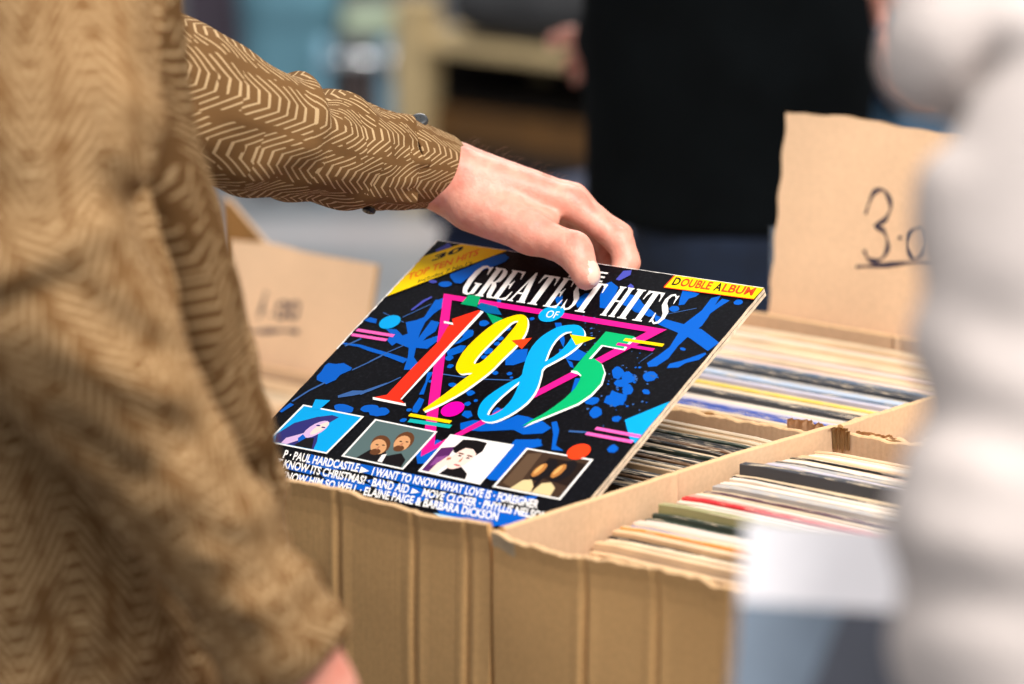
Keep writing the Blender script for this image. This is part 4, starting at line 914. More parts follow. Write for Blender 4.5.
def record(x0, y, zt, th, edge, face, lean, seed, W=.315, Hh=.313):
    r = random.Random(seed); bm = bmesh.new(); n = 16
    b1, b2 = r.uniform(-.0003, .0003), r.uniform(0, 6.3); sag = r.uniform(-.0015, .0015)
    rows = []
    for i in range(n+1):
        x = x0+W*i/n; wv = b1*math.sin(math.pi*i/n)+.0003*math.sin(9*i/n+b2); dz = sag*math.sin(math.pi*i/n)-.0012*((i == 0)+(i == n))
        zb = TZ+.006; ly = lean*(zt-zb)
        sec = [(y+wv, zb), (y+ly+wv, zt+dz-.0006), (y+ly+wv+th*.15, zt+dz), (y+ly+wv+th*.42, zt+dz-.0002), (y+ly+wv+th*.5, zt+dz-.0009), (y+ly+wv+th*.58, zt+dz-.0002), (y+ly+wv+th*.85, zt+dz), (y+ly+wv+th, zt+dz-.0006), (y+wv+th, zb)]
        rows.append([bm.verts.new((x, yy, zz)) for yy, zz in sec])
    m = len(rows[0])
    for i in range(n):
        for j in range(m):
            k = (j+1) % m
            f = bm.faces.new((rows[i][j], rows[i+1][j], rows[i+1][k], rows[i][k])); f.material_index = 0 if j in (0, m-2, m-1) else 1
    bm.faces.new(rows[0][::-1]); bm.faces.new(rows[-1])
    bmesh.ops.recalc_face_normals(bm, faces=bm.faces)
    return bm
BANK = []
def bank(seq, x0, y0, y1, zt, lean, where, group, front, seed, zslope=0., skip=0):
    """a row of records standing one behind the other; seq: (edge colour, thickness mm, extra height mm, face colour)"""
    tot = sum(s[1] for s in seq); k = (y1-y0)/tot*1.0; y = y0; r = random.Random(seed)
    for i, s in enumerate(seq):
        th = s[1]*k; edge = s[0]; face = s[3] if len(s) > 3 else edge; eh = s[2]*.001
        z = zt+zslope*(y-y0)+eh+r.uniform(-.0012, .0012)
        xo = x0+r.uniform(0, .005)
        bm = record(xo, y, z, th*.92, edge, face, lean, seed*1000+i)
        o = obj('record_sleeve', bm, [rec_mat(face), worn(edge) if edge not in ('cream', 'white', 'tan') else rec_mat(edge)])
        c = edge if edge == face else edge+'-topped'
        tag(o, f'{c} sleeve, {ordinal(i+1)} from the {front}, {where}', 'record', group)
        y += th
def S(txt):
    out = []
    for tok in txt.split(';'):
        p = tok.strip().split(','); out.append((p[0], float(p[1]) if len(p) > 1 else 4, float(p[2]) if len(p) > 2 else 0)+((p[3],) if len(p) > 3 else ()))
    return out
FRONT_R = S('tan,4,-6;plum,2,-8;tan,5,-2,cream;cream,5,0;black,2.5,0;tan,6,2;orange,2.2,3;cream,3,3;blue,2.4,3;cream,4,3;pink,7,3;white,3,2;dark green,4,3;dark green,3,5;olive,6,12;cream,5,6;black,2,7;white,5,7;white,4,7;red,4,11;salmon,5,9;white,4,9;cream,3,9;plum,3,10;cream,3,9;grey,6,12;white,5,12;cream,3,10;white,4,13;black,2,13;cream,4,13;charcoal,6,21,charcoal;white,5,14;lilac,4,13;black,3,14;white,4,13;plum,2,14;lilac,4,13;grey,4,13;black,3,13;white,4,13;salmon,3,12;cream,4,12;black,1.6,12;cream,5,12;tan,4,11;white,4,12;cream,5,11;tan,4,10;cream,4,9')
bank(FRONT_R, .0195, .014, .304, .966, 0, 'front right box', 'records in the front right-hand box', 'torn front wall', 3, .012)
FRONT_L = S('black,5,0;cream,2,0;black,6,1;brown,3,1;black,4,2;cream,3,1;charcoal,4,2;black,5,0;tan,3,2;black,4,1;cream,3,3;black,5,2;brown,4,2;black,3,3;cream,4,2;black,6,2;dark green,3,3;cream,4,3;black,4,4;brown,5,5;cream,4,3;black,6,3;black,4,4;dark green,4,4;cream,4,4;cream,4,5;tan,3,4;cream,5,4;cream,4,3')
bank(FRONT_L, -.338, .145, .312, .970, 0, 'box under album', 'records in the box under the album', 'album', 4, .02)
REAR_L = S('pink,6,0;tan,4,0;salmon,5,1;pink,6,2;cream,4,2;blue,5,3,blue;blue,4,4,blue;lilac,5,3;cream,5,4;white,4,3;charcoal,5,4;black,4,4;cream,6,4;yellow,4,6;cream,5,4;lilac,4,5;slate,6,6;pale blue,5,6;grey,4,6;charcoal,7,8;slate,5,8;cream,6,7;pink,5,7;cream,6,7;tan,5,8;pink,6,8;cream,6,7;cream,5,7;tan,5,7;cream,6,7;pink,5,6;cream,6,6;tan,5,6;cream,6,6')
bank(REAR_L, -.335, .352, .648, .9630, 0, 'box before the 3.00 card', 'records in the box before the 3.00 card', 'front wall', 5, .02)
REAR_R = S('cream,6,0;tan,5,0;white,6,1;pink,6,1;cream,7,2;charcoal,5,2;white,6,2;cream,6,3;slate,6,3;cream,6,3;white,7,3;tan,7,3')
bank(REAR_R, .022, .36, .60, .960, 0, 'box behind the torn corner', 'records in the box behind the torn corner', 'front wall', 6, .02)

# ------------------------------------------------------------------ price cards
def price_card(name, label, p0, ux, w, hgt, lean, strokes, th, pen, seed, jag=.003):
    """torn corrugated card standing at p0, ux along its foot, strokes in card coordinates (m)"""
    ux = V(ux).normalized(); upv = V((0, 0, 1)); nrm = ux.cross(upv).normalized()      # towards the viewer side
    upd = (upv-nrm*lean).normalized(); nf = ux.cross(upd).normalized()
    r = random.Random(seed); n = 40
    def jagf(t, k): return jag*(.5*math.sin(37*t+k)+.35*math.sin(91*t+2*k)+.3*math.sin(161*t+k*3))
    pts = []
    for i in range(n): t = i/n; pts.append((w*t, 0))
    for i in range(n): t = i/n; pts.append((w+.3*jagf(t, 1), hgt*t))
    for i in range(n): t = i/n; pts.append((w*(1-t), hgt+.4*jagf(t, seed+2)+(.0035*math.exp(-((t-.72)/.16)**2))))
    for i in range(n): t = i/n; pts.append((hgt*.085*(1-t)*0+.7*jagf(t, 5), hgt*(1-t)))
    bm = bmesh.new()
    A = [bm.verts.new(ux*x+upd*y+nf*th/2) for x, y in pts]; Bk = [bm.verts.new(ux*x+upd*y-nf*th/2) for x, y in pts]
    bm.faces.new(A); bm.faces.new(Bk[::-1])
    for i in range(len(pts)):
        j = (i+1) % len(pts); f = bm.faces.new((A[i], Bk[i], Bk[j], A[j])); f.material_index = 1
    bmesh.ops.recalc_face_normals(bm, faces=bm.faces)
    t = empty(name, p0); tag(t, label, 'price card')
    if p0[2]-TZ > .2:      # the card is folded: its lower leaf stands on the table behind the box
        bm2 = bmesh.new(); add_box(bm2, (0, -.002, TZ-p0[2]), (w, .004, .004)); obj('lower_leaf', bm2, M['card_sign'], t)
    obj('card', bm, [M['card_sign'], M['card_torn']], t)
    bm = bmesh.new()
    for st in strokes:
        q = [V((a, b)) for a, b in st]
        Ls = []; Rs = []
        for i, c in enumerate(q):
            d = (q[min(i+1, len(q)-1)]-q[max(i-1, 0)]).normalized(); nn = V((-d.y, d.x)); ww = pen*(.8+.35*math.sin(i*.7+seed))
            Ls.append(bm.verts.new(ux*(c.x+nn.x*ww/2)+upd*(c.y+nn.y*ww/2)+nf*(th/2+.0004))); Rs.append(bm.verts.new(ux*(c.x-nn.x*ww/2)+upd*(c.y-nn.y*ww/2)+nf*(th/2+.0004)))
        for i in range(len(q)-1): bm.faces.new((Ls[i], Ls[i+1], Rs[i+1], Rs[i]))
    bmesh.ops.recalc_face_normals(bm, faces=bm.faces)
    obj('handwritten_price', bm, M['ink_pen'], t)
    return t
def curve(pts, n=6):
    out = []
    for i in range(len(pts)-1):
        p0, p1, p2, p3 = [V(pts[max(0, min(len(pts)-1, k))]) for k in (i-1, i, i+1, i+2)]
        for j in range(n):
            t = j/n; out.append(tuple(.5*((2*p1)+(-p0+p2)*t+(2*p0-5*p1+4*p2-p3)*t*t+(-p0+3*p1-3*p2+p3)*t**3)))
    out.append(tuple(pts[-1])); return out
sc_ = lambda L, ox, oy, k: [(ox+x*k, oy+y*k) for x, y in L]
three = curve([(-.28, .62), (-.1, .95), (.2, 1), (.42, .8), (.3, .58), (.02, .47), (.3, .4), (.45, .18), (.28, -.02), (-.05, -.05), (-.22, .08)])
zero = curve([(.3, .68), (.05, .55), (0, .25), (.15, .02), (.38, .1), (.48, .4), (.4, .65), (.3, .68)])
dot = [(0, 0), (.05, .02), (.09, .0)]
price_card('price_card', 'torn brown card with handwritten 3.00 standing behind the right-hand records', (-.328, .706, .93), (1, 0, 0), .245, .226, .13,
    [sc_([(x*.62, y) for x, y in three], .107, .108, .060), sc_(dot, .134, .128, .05), sc_(zero, .145, .112, .042), sc_(zero, .172, .114, .042), curve([(.092, .097), (.12, .102), (.16, .11), (.205, .114)])], .006, .0042, 3)
price_card('price_card', 'smaller brown card with handwritten 1.00 at the back left', (-1.042, .7085, .785), (1, 0, 0), .204, .165, .22,
    [curve([(.060, .119), (.0575, .105), (.055, .090)]), sc_(zero, .079, .094, .026), sc_(zero, .095, .096, .026), sc_(dot, .069, .096, .04), curve([(.040, .074), (.064, .078), (.094, .083), (.112, .084)])], .005, .0045, 9, .0006)
bx = card_box('cardboard_box', 'low cardboard box holding the 1.00 price card at the back left', -1.06, -.70, .42, .70, .832, 50, (.5, .3, .1, .3), (.18,))
FL = [V((-1.0581, 0.7479, 0.9871)), V((-1.0512, 0.7526, 0.9830)), V((-1.0125, 0.7712, 0.9354)), V((-1.0010, 0.7574, 0.8542)), V((-1.0392, 0.7254, 0.8542))]
bm = bmesh.new(); nf = V((-.35, .93, .1)).normalized()*.006
A = [bm.verts.new(p) for p in FL]; B = [bm.verts.new(p+nf) for p in FL]
f = bm.faces.new(A); f2 = bm.faces.new(B[::-1])
for i in range(5):
    f = bm.faces.new((A[i], B[i], B[(i+1) % 5], A[(i+1) % 5])); f.material_index = 1
bmesh.ops.recalc_face_normals(bm, faces=bm.faces)
o = obj('box_flap', bm, [plain('shaded_kraft', (122, 82, 30), .8, .15), M['card_in']], bx); o.matrix_parent_inverse = Matrix.Translation(-bx.location)  # the flap's shade is put into its darker brown
SING = S('tan,5,0;tan,4,0;cream,5,1;tan,5,1;cream,6,1;tan,4,1;cream,6,1;tan,5,2;tan,5,1;cream,6,1;tan,4,1;tan,5,1')
r = random.Random(77); y = .44
for i, s in enumerate(SING):
    bm = record(-1.03+r.uniform(0, .004), y, .822+s[2]*.001, s[1]*.0035, s[0], s[0], 0, 7000+i, W=.178)
    o = obj('record_sleeve', bm, [rec_mat(s[0]), rec_mat(s[0])]); tag(o, f'small {s[0]} single sleeve, {ordinal(i+1)} from the front in the low 1.00 box', 'record', 'singles in the low box'); y += s[1]*.0042
# clear plastic sleeve poking out behind the 3.00 card
ps = []
bm = bmesh.new(); add_box(bm, (-.352, .742, TZ), (-.15, .7445, 1.045), .0008)
m, nt, b = new_mat('clear_plastic'); b.inputs['Base Color'].default_value = (.85, .9, .95, 1); b.inputs['Roughness'].default_value = .15; b.inputs['Transmission Weight'].default_value = .8; b.inputs['IOR'].default_value = 1.3; b.inputs['Alpha'].default_value = .45
tag(obj('plastic_sleeve', bm, m), 'clear plastic sleeve standing just behind the 3.00 card', 'plastic sleeve')


# ------------------------------------------------------------------ the man in the chevron jacket
RGT = V((.766, .643, 0)); FWH = V((-.643, .766, 0)); UP = V((0, 0, 1))
mf = V((.80, .60, 0)).normalized(); ms = mf.cross(UP)          # the way he faces; his right-hand side
J = {'pelvis': V((-0.0518, -0.4197, 0.9192)), 'chest': V((-0.1593, -0.3888, 1.3374)), 'neck': V((-0.1789, -0.3574, 1.5027)), 'head': V((-0.1478, -0.3138, 1.6556)),
     'shL': V((0.0073, -0.5117, 1.4925)), 'elL': V((0.0718, -0.5662, 1.2555)), 'wrL': V((0.1963, -0.4664, 1.0085)),
     'shR': V((-0.3734, -0.2181, 1.3468)), 'elR': V((-0.3147, 0.0187, 1.2324)), 'wrR': V((-0.3012, 0.2341, 1.1661))}
for q, sg in (('L', -1), ('R', 1)):
    b = J['pelvis'].copy(); J['hip'+q] = b+ms*sg*.09-UP*.06
    J['kn'+q] = V((b.x, b.y, .47))+ms*sg*.10-mf*.03; J['an'+q] = V((b.x, b.y, .088))+ms*sg*.11-mf*.06
# right hand: thumb pad on the cover, fingers bent round the top edge and under the back
W = J['wrR']
mi_, mm_, mr_, mp_ = V((-0.2119, 0.2775, 1.1493)), V((-0.2252, 0.2978, 1.1473)), V((-0.2425, 0.3113, 1.1425)), V((-0.2616, 0.3180, 1.1377))
rh = [Prim((-0.2943, 0.2226, 1.1709), mi_, .0262, .0125), Prim((-0.3116, 0.2424, 1.1695), mm_, .0250, .0128), Prim((-0.3166, 0.2519, 1.1611), mr_, .020, .0122), Prim((-0.3192, 0.2560, 1.1553), mp_, .018, .0115),
      Prim((-0.2872, 0.2339, 1.1571), (-0.2468, 0.2834, 1.1419), .026, .016)]
def finger(mcp, pip, dip, tip, r):
    return [Prim(mcp, pip, r[0], r[1]), Prim(pip, dip, r[1], r[2]), Prim(dip, tip, r[2], r[3])]
rh += finger(mi_, (-0.1704, 0.2917, 1.1198), (-0.1612, 0.2887, 1.1060), (-0.1599, 0.2654, 1.0863), (.0118, .0098, .0088, .0078))
rh += finger(mm_, (-0.1879, 0.3106, 1.1205), (-0.1764, 0.3067, 1.1012), (-0.1721, 0.2770, 1.0787), (.0118, .0100, .0090, .0080))
rh += finger(mr_, (-0.2098, 0.3226, 1.1144), (-0.1995, 0.3176, 1.0950), (-0.1928, 0.2887, 1.0773), (.0112, .0095, .0086, .0076))
rh += finger(mp_, (-0.2333, 0.3260, 1.1109), (-0.2234, 0.3215, 1.0946), (-0.2146, 0.2978, 1.0796), (.0100, .0085, .0076, .0068))
tc, tm, ti, tt = (-0.2699, 0.2284, 1.1477), (-0.2155, 0.2343, 1.1308), (-0.1763, 0.2402, 1.1207), (-0.1568, 0.2318, 1.1044)
rh += [Prim(tc, tm, .0225, .0162), Prim(tm, ti, .0155, .0134), Prim(ti, tt, .0134, .0114), Prim((-0.2519, 0.2393, 1.1426), (-0.2151, 0.2551, 1.1367), .017, .0085)]
def hand_detail(X, d):
    # skin folds at the thumb joint and finger joints, tendons on the back of the hand
    d = d.copy()
    for c, ax, w, a in ((ti, V(tt)-V(ti), .0014, .0009), ((-0.1685, 0.2913, 1.1176), V((-0.1612, 0.2887, 1.1060))-V((-0.1707, 0.2915, 1.1198)), .0013, .0008)):
        ax = np.array(V(ax).normalized()); c = np.array(c); q = X-c; t = q@ax; near = np.exp(-(np.linalg.norm(q, axis=1)/.016)**4)
        for o in (-.0035, .0, .0035): d += a*np.exp(-((t-o)/w)**2)*near*.8
    for A, B, amp in ((W, mi_, .0009), (W, mm_, .0011)):
        A, B = np.array(V(A)), np.array(V(B)); ab = B-A; L = ab@ab; t = np.clip(((X-A)@ab)/L, 0, 1); perp = (X-A)-t[:, None]*ab
        s = perp@np.array(V(FWH)); d -= amp*np.exp(-(s/.0035)**2)*np.sin(np.pi*t)**2
    d += .00045*waves(X, 4, 90)
    return d
lw = J['wrL']; ld = (lw-J['elL']).normalized()
hands = {'R': (rh, .0017, .009, hand_detail), 'L': (hand_prims(lw, (-mf*.30-UP*.95), -ms, mf, .98), .0032, .008, None)}
bm = make_body('person', J, mf, hands)
# thumb nail: faces on the nail patch get the nail material
nt_c = V(tt)+(V(tt)-V(ti)).normalized()*.0015; nd = (RGT*.82+UP*.42-FWH*.40).normalized(); na = (V(tt)-V(ti)).normalized()
for f in bm.faces:
    q = f.calc_center_median()-nt_c; a_ = q.dot(na); s_ = q.dot(na.cross(nd))
    if -.0065 < a_ < .0100 and abs(s_) < .0075-.25*max(0, -a_-.003) and q.dot(nd) > .004 and q.length < .019 and f.normal.dot(nd) > .35: f.material_index = 1
man = obj('person', bm, [M['skin'], M['nail']], None, True)
tag(man, 'man in brown chevron-print jacket lifting the 1985 album with his right hand', 'person')
hair_cap(J, mf, man)
# jacket: torso and hanging left arm as one shell
tp = [V((-0.1771, -0.3798, 1.4200)), V((-0.1603, -0.3896, 1.3374)), V((-0.1425, -0.3967, 1.2611)), V((-0.1138, -0.3985, 1.1722)), V((-0.0852, -0.4002, 1.0832)), V((-0.0568, -0.4076, 0.9751))]
jp = [Prim(J['neck']-UP*.02, tp[0], .085, .16, mf, 1.2)]
rr = [.162, .167, .170, .174, .178, .182]
for i in range(5): jp.append(Prim(tp[i], tp[i+1], rr[i], rr[i+1], mf, 1.30))
jp += [Prim(J['neck']-UP*.06, J['shL'], .09, .082), Prim(J['neck']-UP*.06, J['shR'], .09, .085), Prim(J['shR'], (-0.3632, -0.0905, 1.2960), .08, .062)]
ext = lw+ld*.10
jp += [Prim(J['shL'], J['elL'], .070, .0690), Prim(J['elL'], lw-ld*.04, .0725, .0375), Prim(lw-ld*.04, ext, .0375, .034)]
elb, fa = np.array(J['elL']), np.array(ld)
CREASES = [([(0.1354, -0.5514, 1.3072), (0.1547, -0.5441, 1.2764), (0.1811, -0.5327, 1.2390)], .010, .017), ([(0.1313, -0.5714, 1.2502), (0.1577, -0.5565, 1.2250)], .010, .009), ([(0.0904, -0.6056, 1.2502), (0.1174, -0.5798, 1.2613)], .010, .009),
           ([(0.0940, -0.6232, 1.1791), (0.1507, -0.5928, 1.1198), (0.2157, -0.5561, 1.0583)], .011, .016), ([(0.1779, -0.5395, 1.2250), (0.2032, -0.5305, 1.1830), (0.2145, -0.5279, 1.1590)], .009, .011), ([(0.1242, -0.5967, 1.1830), (0.1613, -0.5742, 1.1534)], .010, .007), ([(0.1698, -0.5576, 1.1858), (0.1914, -0.5476, 1.1579)], .009, .007), ([(0.1744, -0.5764, 1.1075), (0.2053, -0.5553, 1.0907), (0.2291, -0.5346, 1.0935)], .009, .007), ([(0.1948, -0.5561, 1.1187), (0.2359, -0.5249, 1.1075)], .008, .007),
           ([(0.1159, -0.5316, 1.4319), (0.1268, -0.5500, 1.3369)], .012, -.010), ([(0.1342, -0.5357, 1.3648), (0.1675, -0.5191, 1.3257), (0.1871, -0.5221, 1.2585)], .012, -.008), ([(0.0868, -0.6057, 1.2602), (0.1282, -0.5615, 1.2932)], .012, -.009), ([(0.1535, -0.5381, 1.3005), (0.1888, -0.5223, 1.2530)], .009, -.006), ([(0.1226, -0.5859, 1.2250), (0.1704, -0.5539, 1.1970)], .012, -.007)]
def folds(X, d):
    q = X-elb; s = q@fa; r_ = np.linalg.norm(q, axis=1)
    d0 = d; d = d+.0095*waves(X, 21, 4.5, 6, (.4, .3, -.85), 2.4)+.0030*waves(X, 22, 10, 7, (.5, .4, -.75), 2.2)
    # deep creases at the inner elbow and under the arm, ridges between them (on the side of the near arm)
    near_side = X@np.array(FWH) < elb@np.array(FWH)+.05
    fwd_ = np.array((-.6276, .7479, -.2164))
    for seg, w_, a_ in CREASES:
        best = np.full(len(X), 9.)
        for A, B in zip(seg[:-1], seg[1:]):
            A, B = np.array(A), np.array(B); ab = B-A; ab = ab-fwd_*(ab@fwd_); qa = X-A; qa = qa-(qa@fwd_)[:, None]*fwd_
            t = np.clip((qa@ab)/(ab@ab), 0, 1); best = np.minimum(best, np.linalg.norm(qa-t[:, None]*ab, axis=1))
        d = d+a_*np.exp(-(best/w_)**2)*near_side
    w_ = np.exp(-((s-.22)/.10)**2)*(r_ < .36); d = d+.0028*w_*np.sin(2*np.pi*s/.042+4*(q@np.array(UP))+3*np.sin(12*(q@np.array(RGT))))
    return d0+np.clip(d-d0, -.018, np.where((s > .13) & (r_ < .4), .0075, .0165))
hem = V((0.1014, -0.4915, 1.0118)); hn = (-UP*.94+RGT*.30).normalized()
cuff_c = lw-ld*.012
jk = garment('jacket', jp, .0055, .013, M['chevron_near'], man, folds, [(cuff_c, (ld+RGT*.25-UP*.0).normalized(), .085), (J['neck']+UP*.035, UP, .12)], 2, .003, True)
# hem cut (only the torso, not the sleeve)
bm = bmesh.new(); bm.from_mesh(jk.data)
keepR = [f for f in bm.faces if (f.calc_center_median()-hem).dot(hn) > -.03 and ((f.calc_center_median()-lw).length > .20 and min((f.calc_center_median()-(J['elL']+(lw-J['elL'])*t)).length for t in (.3, .5, .7, .85)) > .092)]
g = set(keepR) | {e for f in keepR for e in f.edges} | {v for f in keepR for v in f.verts}
bmesh.ops.bisect_plane(bm, geom=list(g), plane_co=hem, plane_no=hn)
dead = [f for f in bm.faces if (f.calc_center_median()-hem).dot(hn) > 1e-5 and ((f.calc_center_median()-lw).length > .20 and min((f.calc_center_median()-(J['elL']+(lw-J['elL'])*t)).length for t in (.3, .5, .7, .85)) > .092)]
bmesh.ops.delete(bm, geom=dead, context='FACES'); bm.to_mesh(jk.data); bm.free()
# open front edge of the jacket, folding outwards a little
pl = [V(p) for p in ((-0.0473, -0.3285, 1.4059), (-0.0193, -0.3472, 1.3525), (0.0090, -0.3636, 1.3061), (0.0252, -0.3718, 1.2771), (0.0439, -0.3763, 1.2533), (0.0523, -0.3786, 1.2210), (0.0679, -0.3863, 1.1956), (0.0815, -0.3871, 1.1531), (0.0933, -0.3857, 1.1239), (0.0923, -0.3806, 1.0983), (0.0785, -0.3747, 1.0662))]
bm = bmesh.new(); prev = None; r = random.Random(2)
fine = [pl[i]+(pl[i+1]-pl[i])*j/5 for i in range(len(pl)-1) for j in range(5)]+[pl[-1]]
for i, c in enumerate(fine):
    k = .5+.5*math.sin(i*.55)
    cur = [bm.verts.new(c+v) for v in (RGT*-.05-FWH*.01, RGT*-.012-FWH*(.006+.008*k), RGT*(.004*k), RGT*(-.006+.004*k)+FWH*.012, RGT*-.04+FWH*.02)]
    if prev:
        for j in range(4): bm.faces.new((prev[j], cur[j], cur[j+1], prev[j+1]))
    prev = cur
bmesh.ops.solidify(bm, geom=bm.faces[:], thickness=.003); bmesh.ops.recalc_face_normals(bm, faces=bm.faces)
o = obj('front_edge', bm, M['chevron_near'], jk, True); pattern_attr(o.data, [Prim(pl[0]-RGT*.2, pl[-1]-RGT*.2, .2)])
# unbuttoned tab at the left cuff
bm = bmesh.new()
q = [V(p) for p in ((0.1889, -0.4510, 1.0831), (0.2129, -0.4506, 1.0379), (0.2055, -0.4523, 1.0307), (0.1811, -0.4518, 1.0570))]
A = [bm.verts.new(p) for p in q]; bm.faces.new(A); bmesh.ops.solidify(bm, geom=bm.faces[:], thickness=.004)
o = obj('cuff_tab', bm, M['chevron'], jk); pattern_attr(o.data, [Prim(q[0], q[1], .03)])

# right sleeve and cuff, lofted along the outstretched arm with gathers at elbow and cuff seam
def loft(name, cs, rs, nseg, na, disp, tilt0=0, tilt1=0, mats=None, parent=None, close=False):
    cs = [V(c) for c in cs]; path = []; rad = []
    for i in range(len(cs)-1):
        p = [cs[max(0, min(len(cs)-1, k))] for k in (i-1, i, i+1, i+2)]; rq = [rs[max(0, min(len(rs)-1, k))] for k in (i-1, i, i+1, i+2)]
        for j in range(nseg):
            t = j/nseg; f = lambda a: .5*((2*a[1])+(a[2]-a[0])*t+(a[0]*2-a[1]*5+a[2]*4-a[3])*t*t+(a[1]*3-a[0]-a[2]*3+a[3])*t**3)
            path.append(f(p)); rad.append(f(rq))
    path.append(cs[-1]); rad.append(rs[-1])
    bm = bmesh.new(); rings = []; s = 0; S_ = []
    for i, c in enumerate(path):
        if i: s += (c-path[i-1]).length
        S_.append(s)
    pat = []
    for i, c in enumerate(path):
        d = (path[min(i+1, len(path)-1)]-path[max(i-1, 0)]).normalized(); a = d.cross(UP).normalized(); b = a.cross(d).normalized()
        ring = []
        for j in range(na):
            th = 2*math.pi*j/na; n_ = a*math.cos(th)+b*math.sin(th)
            sh = 0
            if tilt0: sh += tilt0*math.sin(th)*max(0, 1-S_[i]/.03)
            if tilt1: sh += tilt1*math.sin(th)*max(0, 1-(S_[-1]-S_[i])/.03)
            ring.append(bm.verts.new(c+d*sh+n_*(rad[i]+disp(S_[i], th, S_[-1])))); pat.append((S_[i]+sh, (th if th < math.pi*1.5 else th-2*math.pi)*.045, 0))
        rings.append(ring)
    for i in range(len(rings)-1):
        for j in range(na): bm.faces.new((rings[i][j], rings[i][(j+1) % na], rings[i+1][(j+1) % na], rings[i+1][j]))
    bmesh.ops.recalc_face_normals(bm, faces=bm.faces)
    o = obj(name, bm, mats, parent, True)
    at = o.data.attributes.new('pat', 'FLOAT_VECTOR', 'POINT'); at.data.foreach_set('vector', [x for p in pat for x in p])
    m = o.modifiers.new('cloth thickness', 'SOLIDIFY'); m.thickness = .0022; m.offset = -1
    return o
g_ = lambda x, c, w: math.exp(-((x-c)/w)**2)
def sleeve_disp(s, th, L):
    up_ = math.sin(th); x = s/L
    d = .0022*math.sin(9*th*.5+s*60)*.4+.0015*math.sin(3*th+s*33)+.001*math.sin(5*th-s*90)
    d += .0085*g_(s+.012*math.cos(th), .205, .011)*max(0, math.sin(th+.5))**1.5          # fold standing up at the elbow
    d -= .005*g_(s+.02*math.cos(th), .228, .010)*max(0, up_+.3)
    d += .0035*g_(s-.02*math.cos(th+.6), .262, .014)
    d += .004*g_(s+.03*math.sin(th), .13, .015)*(.5+.5*math.cos(th-.4))
    e = max(0, 1-(L-s)/.05); d += .0026*e*math.sin(7*th+1)+.0016*e*math.sin(13*th)        # gathers at the cuff seam
    d += .0010*math.sin(2*math.pi*s/.05+2.4*math.sin(th+1))*max(0, -up_)
    return d
sl = loft('sleeve', [(-0.3723, -0.1223, 1.3047), (-0.3380, -0.0640, 1.2683), (-0.3159, -0.0125, 1.2438), (-0.3067, 0.0488, 1.2210), (-0.3066, 0.1165, 1.2005), (-0.3059, 0.1707, 1.1870)], [.068, .0605, .0535, .0460, .0425, .0375], 22, 72, sleeve_disp, 0, -.006, M['chevron'], jk)
cu_ = loft('cuff', [(-0.3069, 0.1612, 1.1894), (-0.3068, 0.1837, 1.1836), (-0.3059, 0.2042, 1.1781), (-0.3045, 0.2238, 1.1724)], [.0388, .0378, .0345, .0316], 10, 72, lambda s, th, L: .0012*math.sin(3*th+1)+.0008*math.sin(7*th+s*80)*max(0, 1-s/.02)+.0012*g_(s, 0, .004)*math.sin(9*th), .004, .0045, M['chevron'], jk)
def button(p, n, r, mat):
    n = V(n).normalized(); bm = bmesh.new(); add_cyl(bm, V(p)-n*.001, V(p)+n*.0016, r, r*.93, 24); add_cyl(bm, V(p)+n*.0016, V(p)+n*.0022, r*.93, r*.72, 24)
    for a, b in ((1, 1), (1, -1), (-1, 1), (-1, -1)):
        t = n.orthogonal().normalized(); u = n.cross(t); c = V(p)+(t*a+u*b)*r*.22; add_cyl(bm, c+n*.0018, c+n*.0026, r*.1, n=8)
    return obj('cuff_button', bm, mat, jk)
button((-0.2960, 0.1920, 1.2179), (.28, -.45, .85), .0074, M['button'])
button((-0.2993, 0.1358, 1.1533), (.1, -.5, -.85), .0055, M['button_black'])
# short fair hairs on the wrist
bm = bmesh.new(); r = random.Random(15)
for i in range(46):
    t = r.random(); x = 462+t*90; y = 139+t*38+r.uniform(-2, 3)
    p = V((-0.3024, 0.2516, 1.1931)).lerp(V((-0.2386, 0.2937, 1.1627)), t)+V((r.uniform(-.006, .006), r.uniform(-.012, .012), r.uniform(-.003, .0)))
    d = (RGT*r.uniform(.2, 1)+UP*r.uniform(.2, .9)+FWH*r.uniform(-.6, .3)).normalized(); L = r.uniform(.004, .008)
    a = p; b = p+d*L*.6+UP*.001; c = p+d*L+RGT*.002
    for q0, q1, w0, w1 in ((a, b, .00012, .0001), (b, c, .0001, .00003)): add_cyl(bm, q0, q1, w0, w1, 4)
obj('arm_hair', bm, plain('dark_arm_hair', (90, 64, 46), .5, .1), man)
tp_, cuts = trousers_prims(J, mf, 1., .017)
garment('jeans', tp_, .008, .03, M['jeans'], man, lambda X, d: d+.003*waves(X, 31, 9), cuts)
add_shoes(J, mf, man)

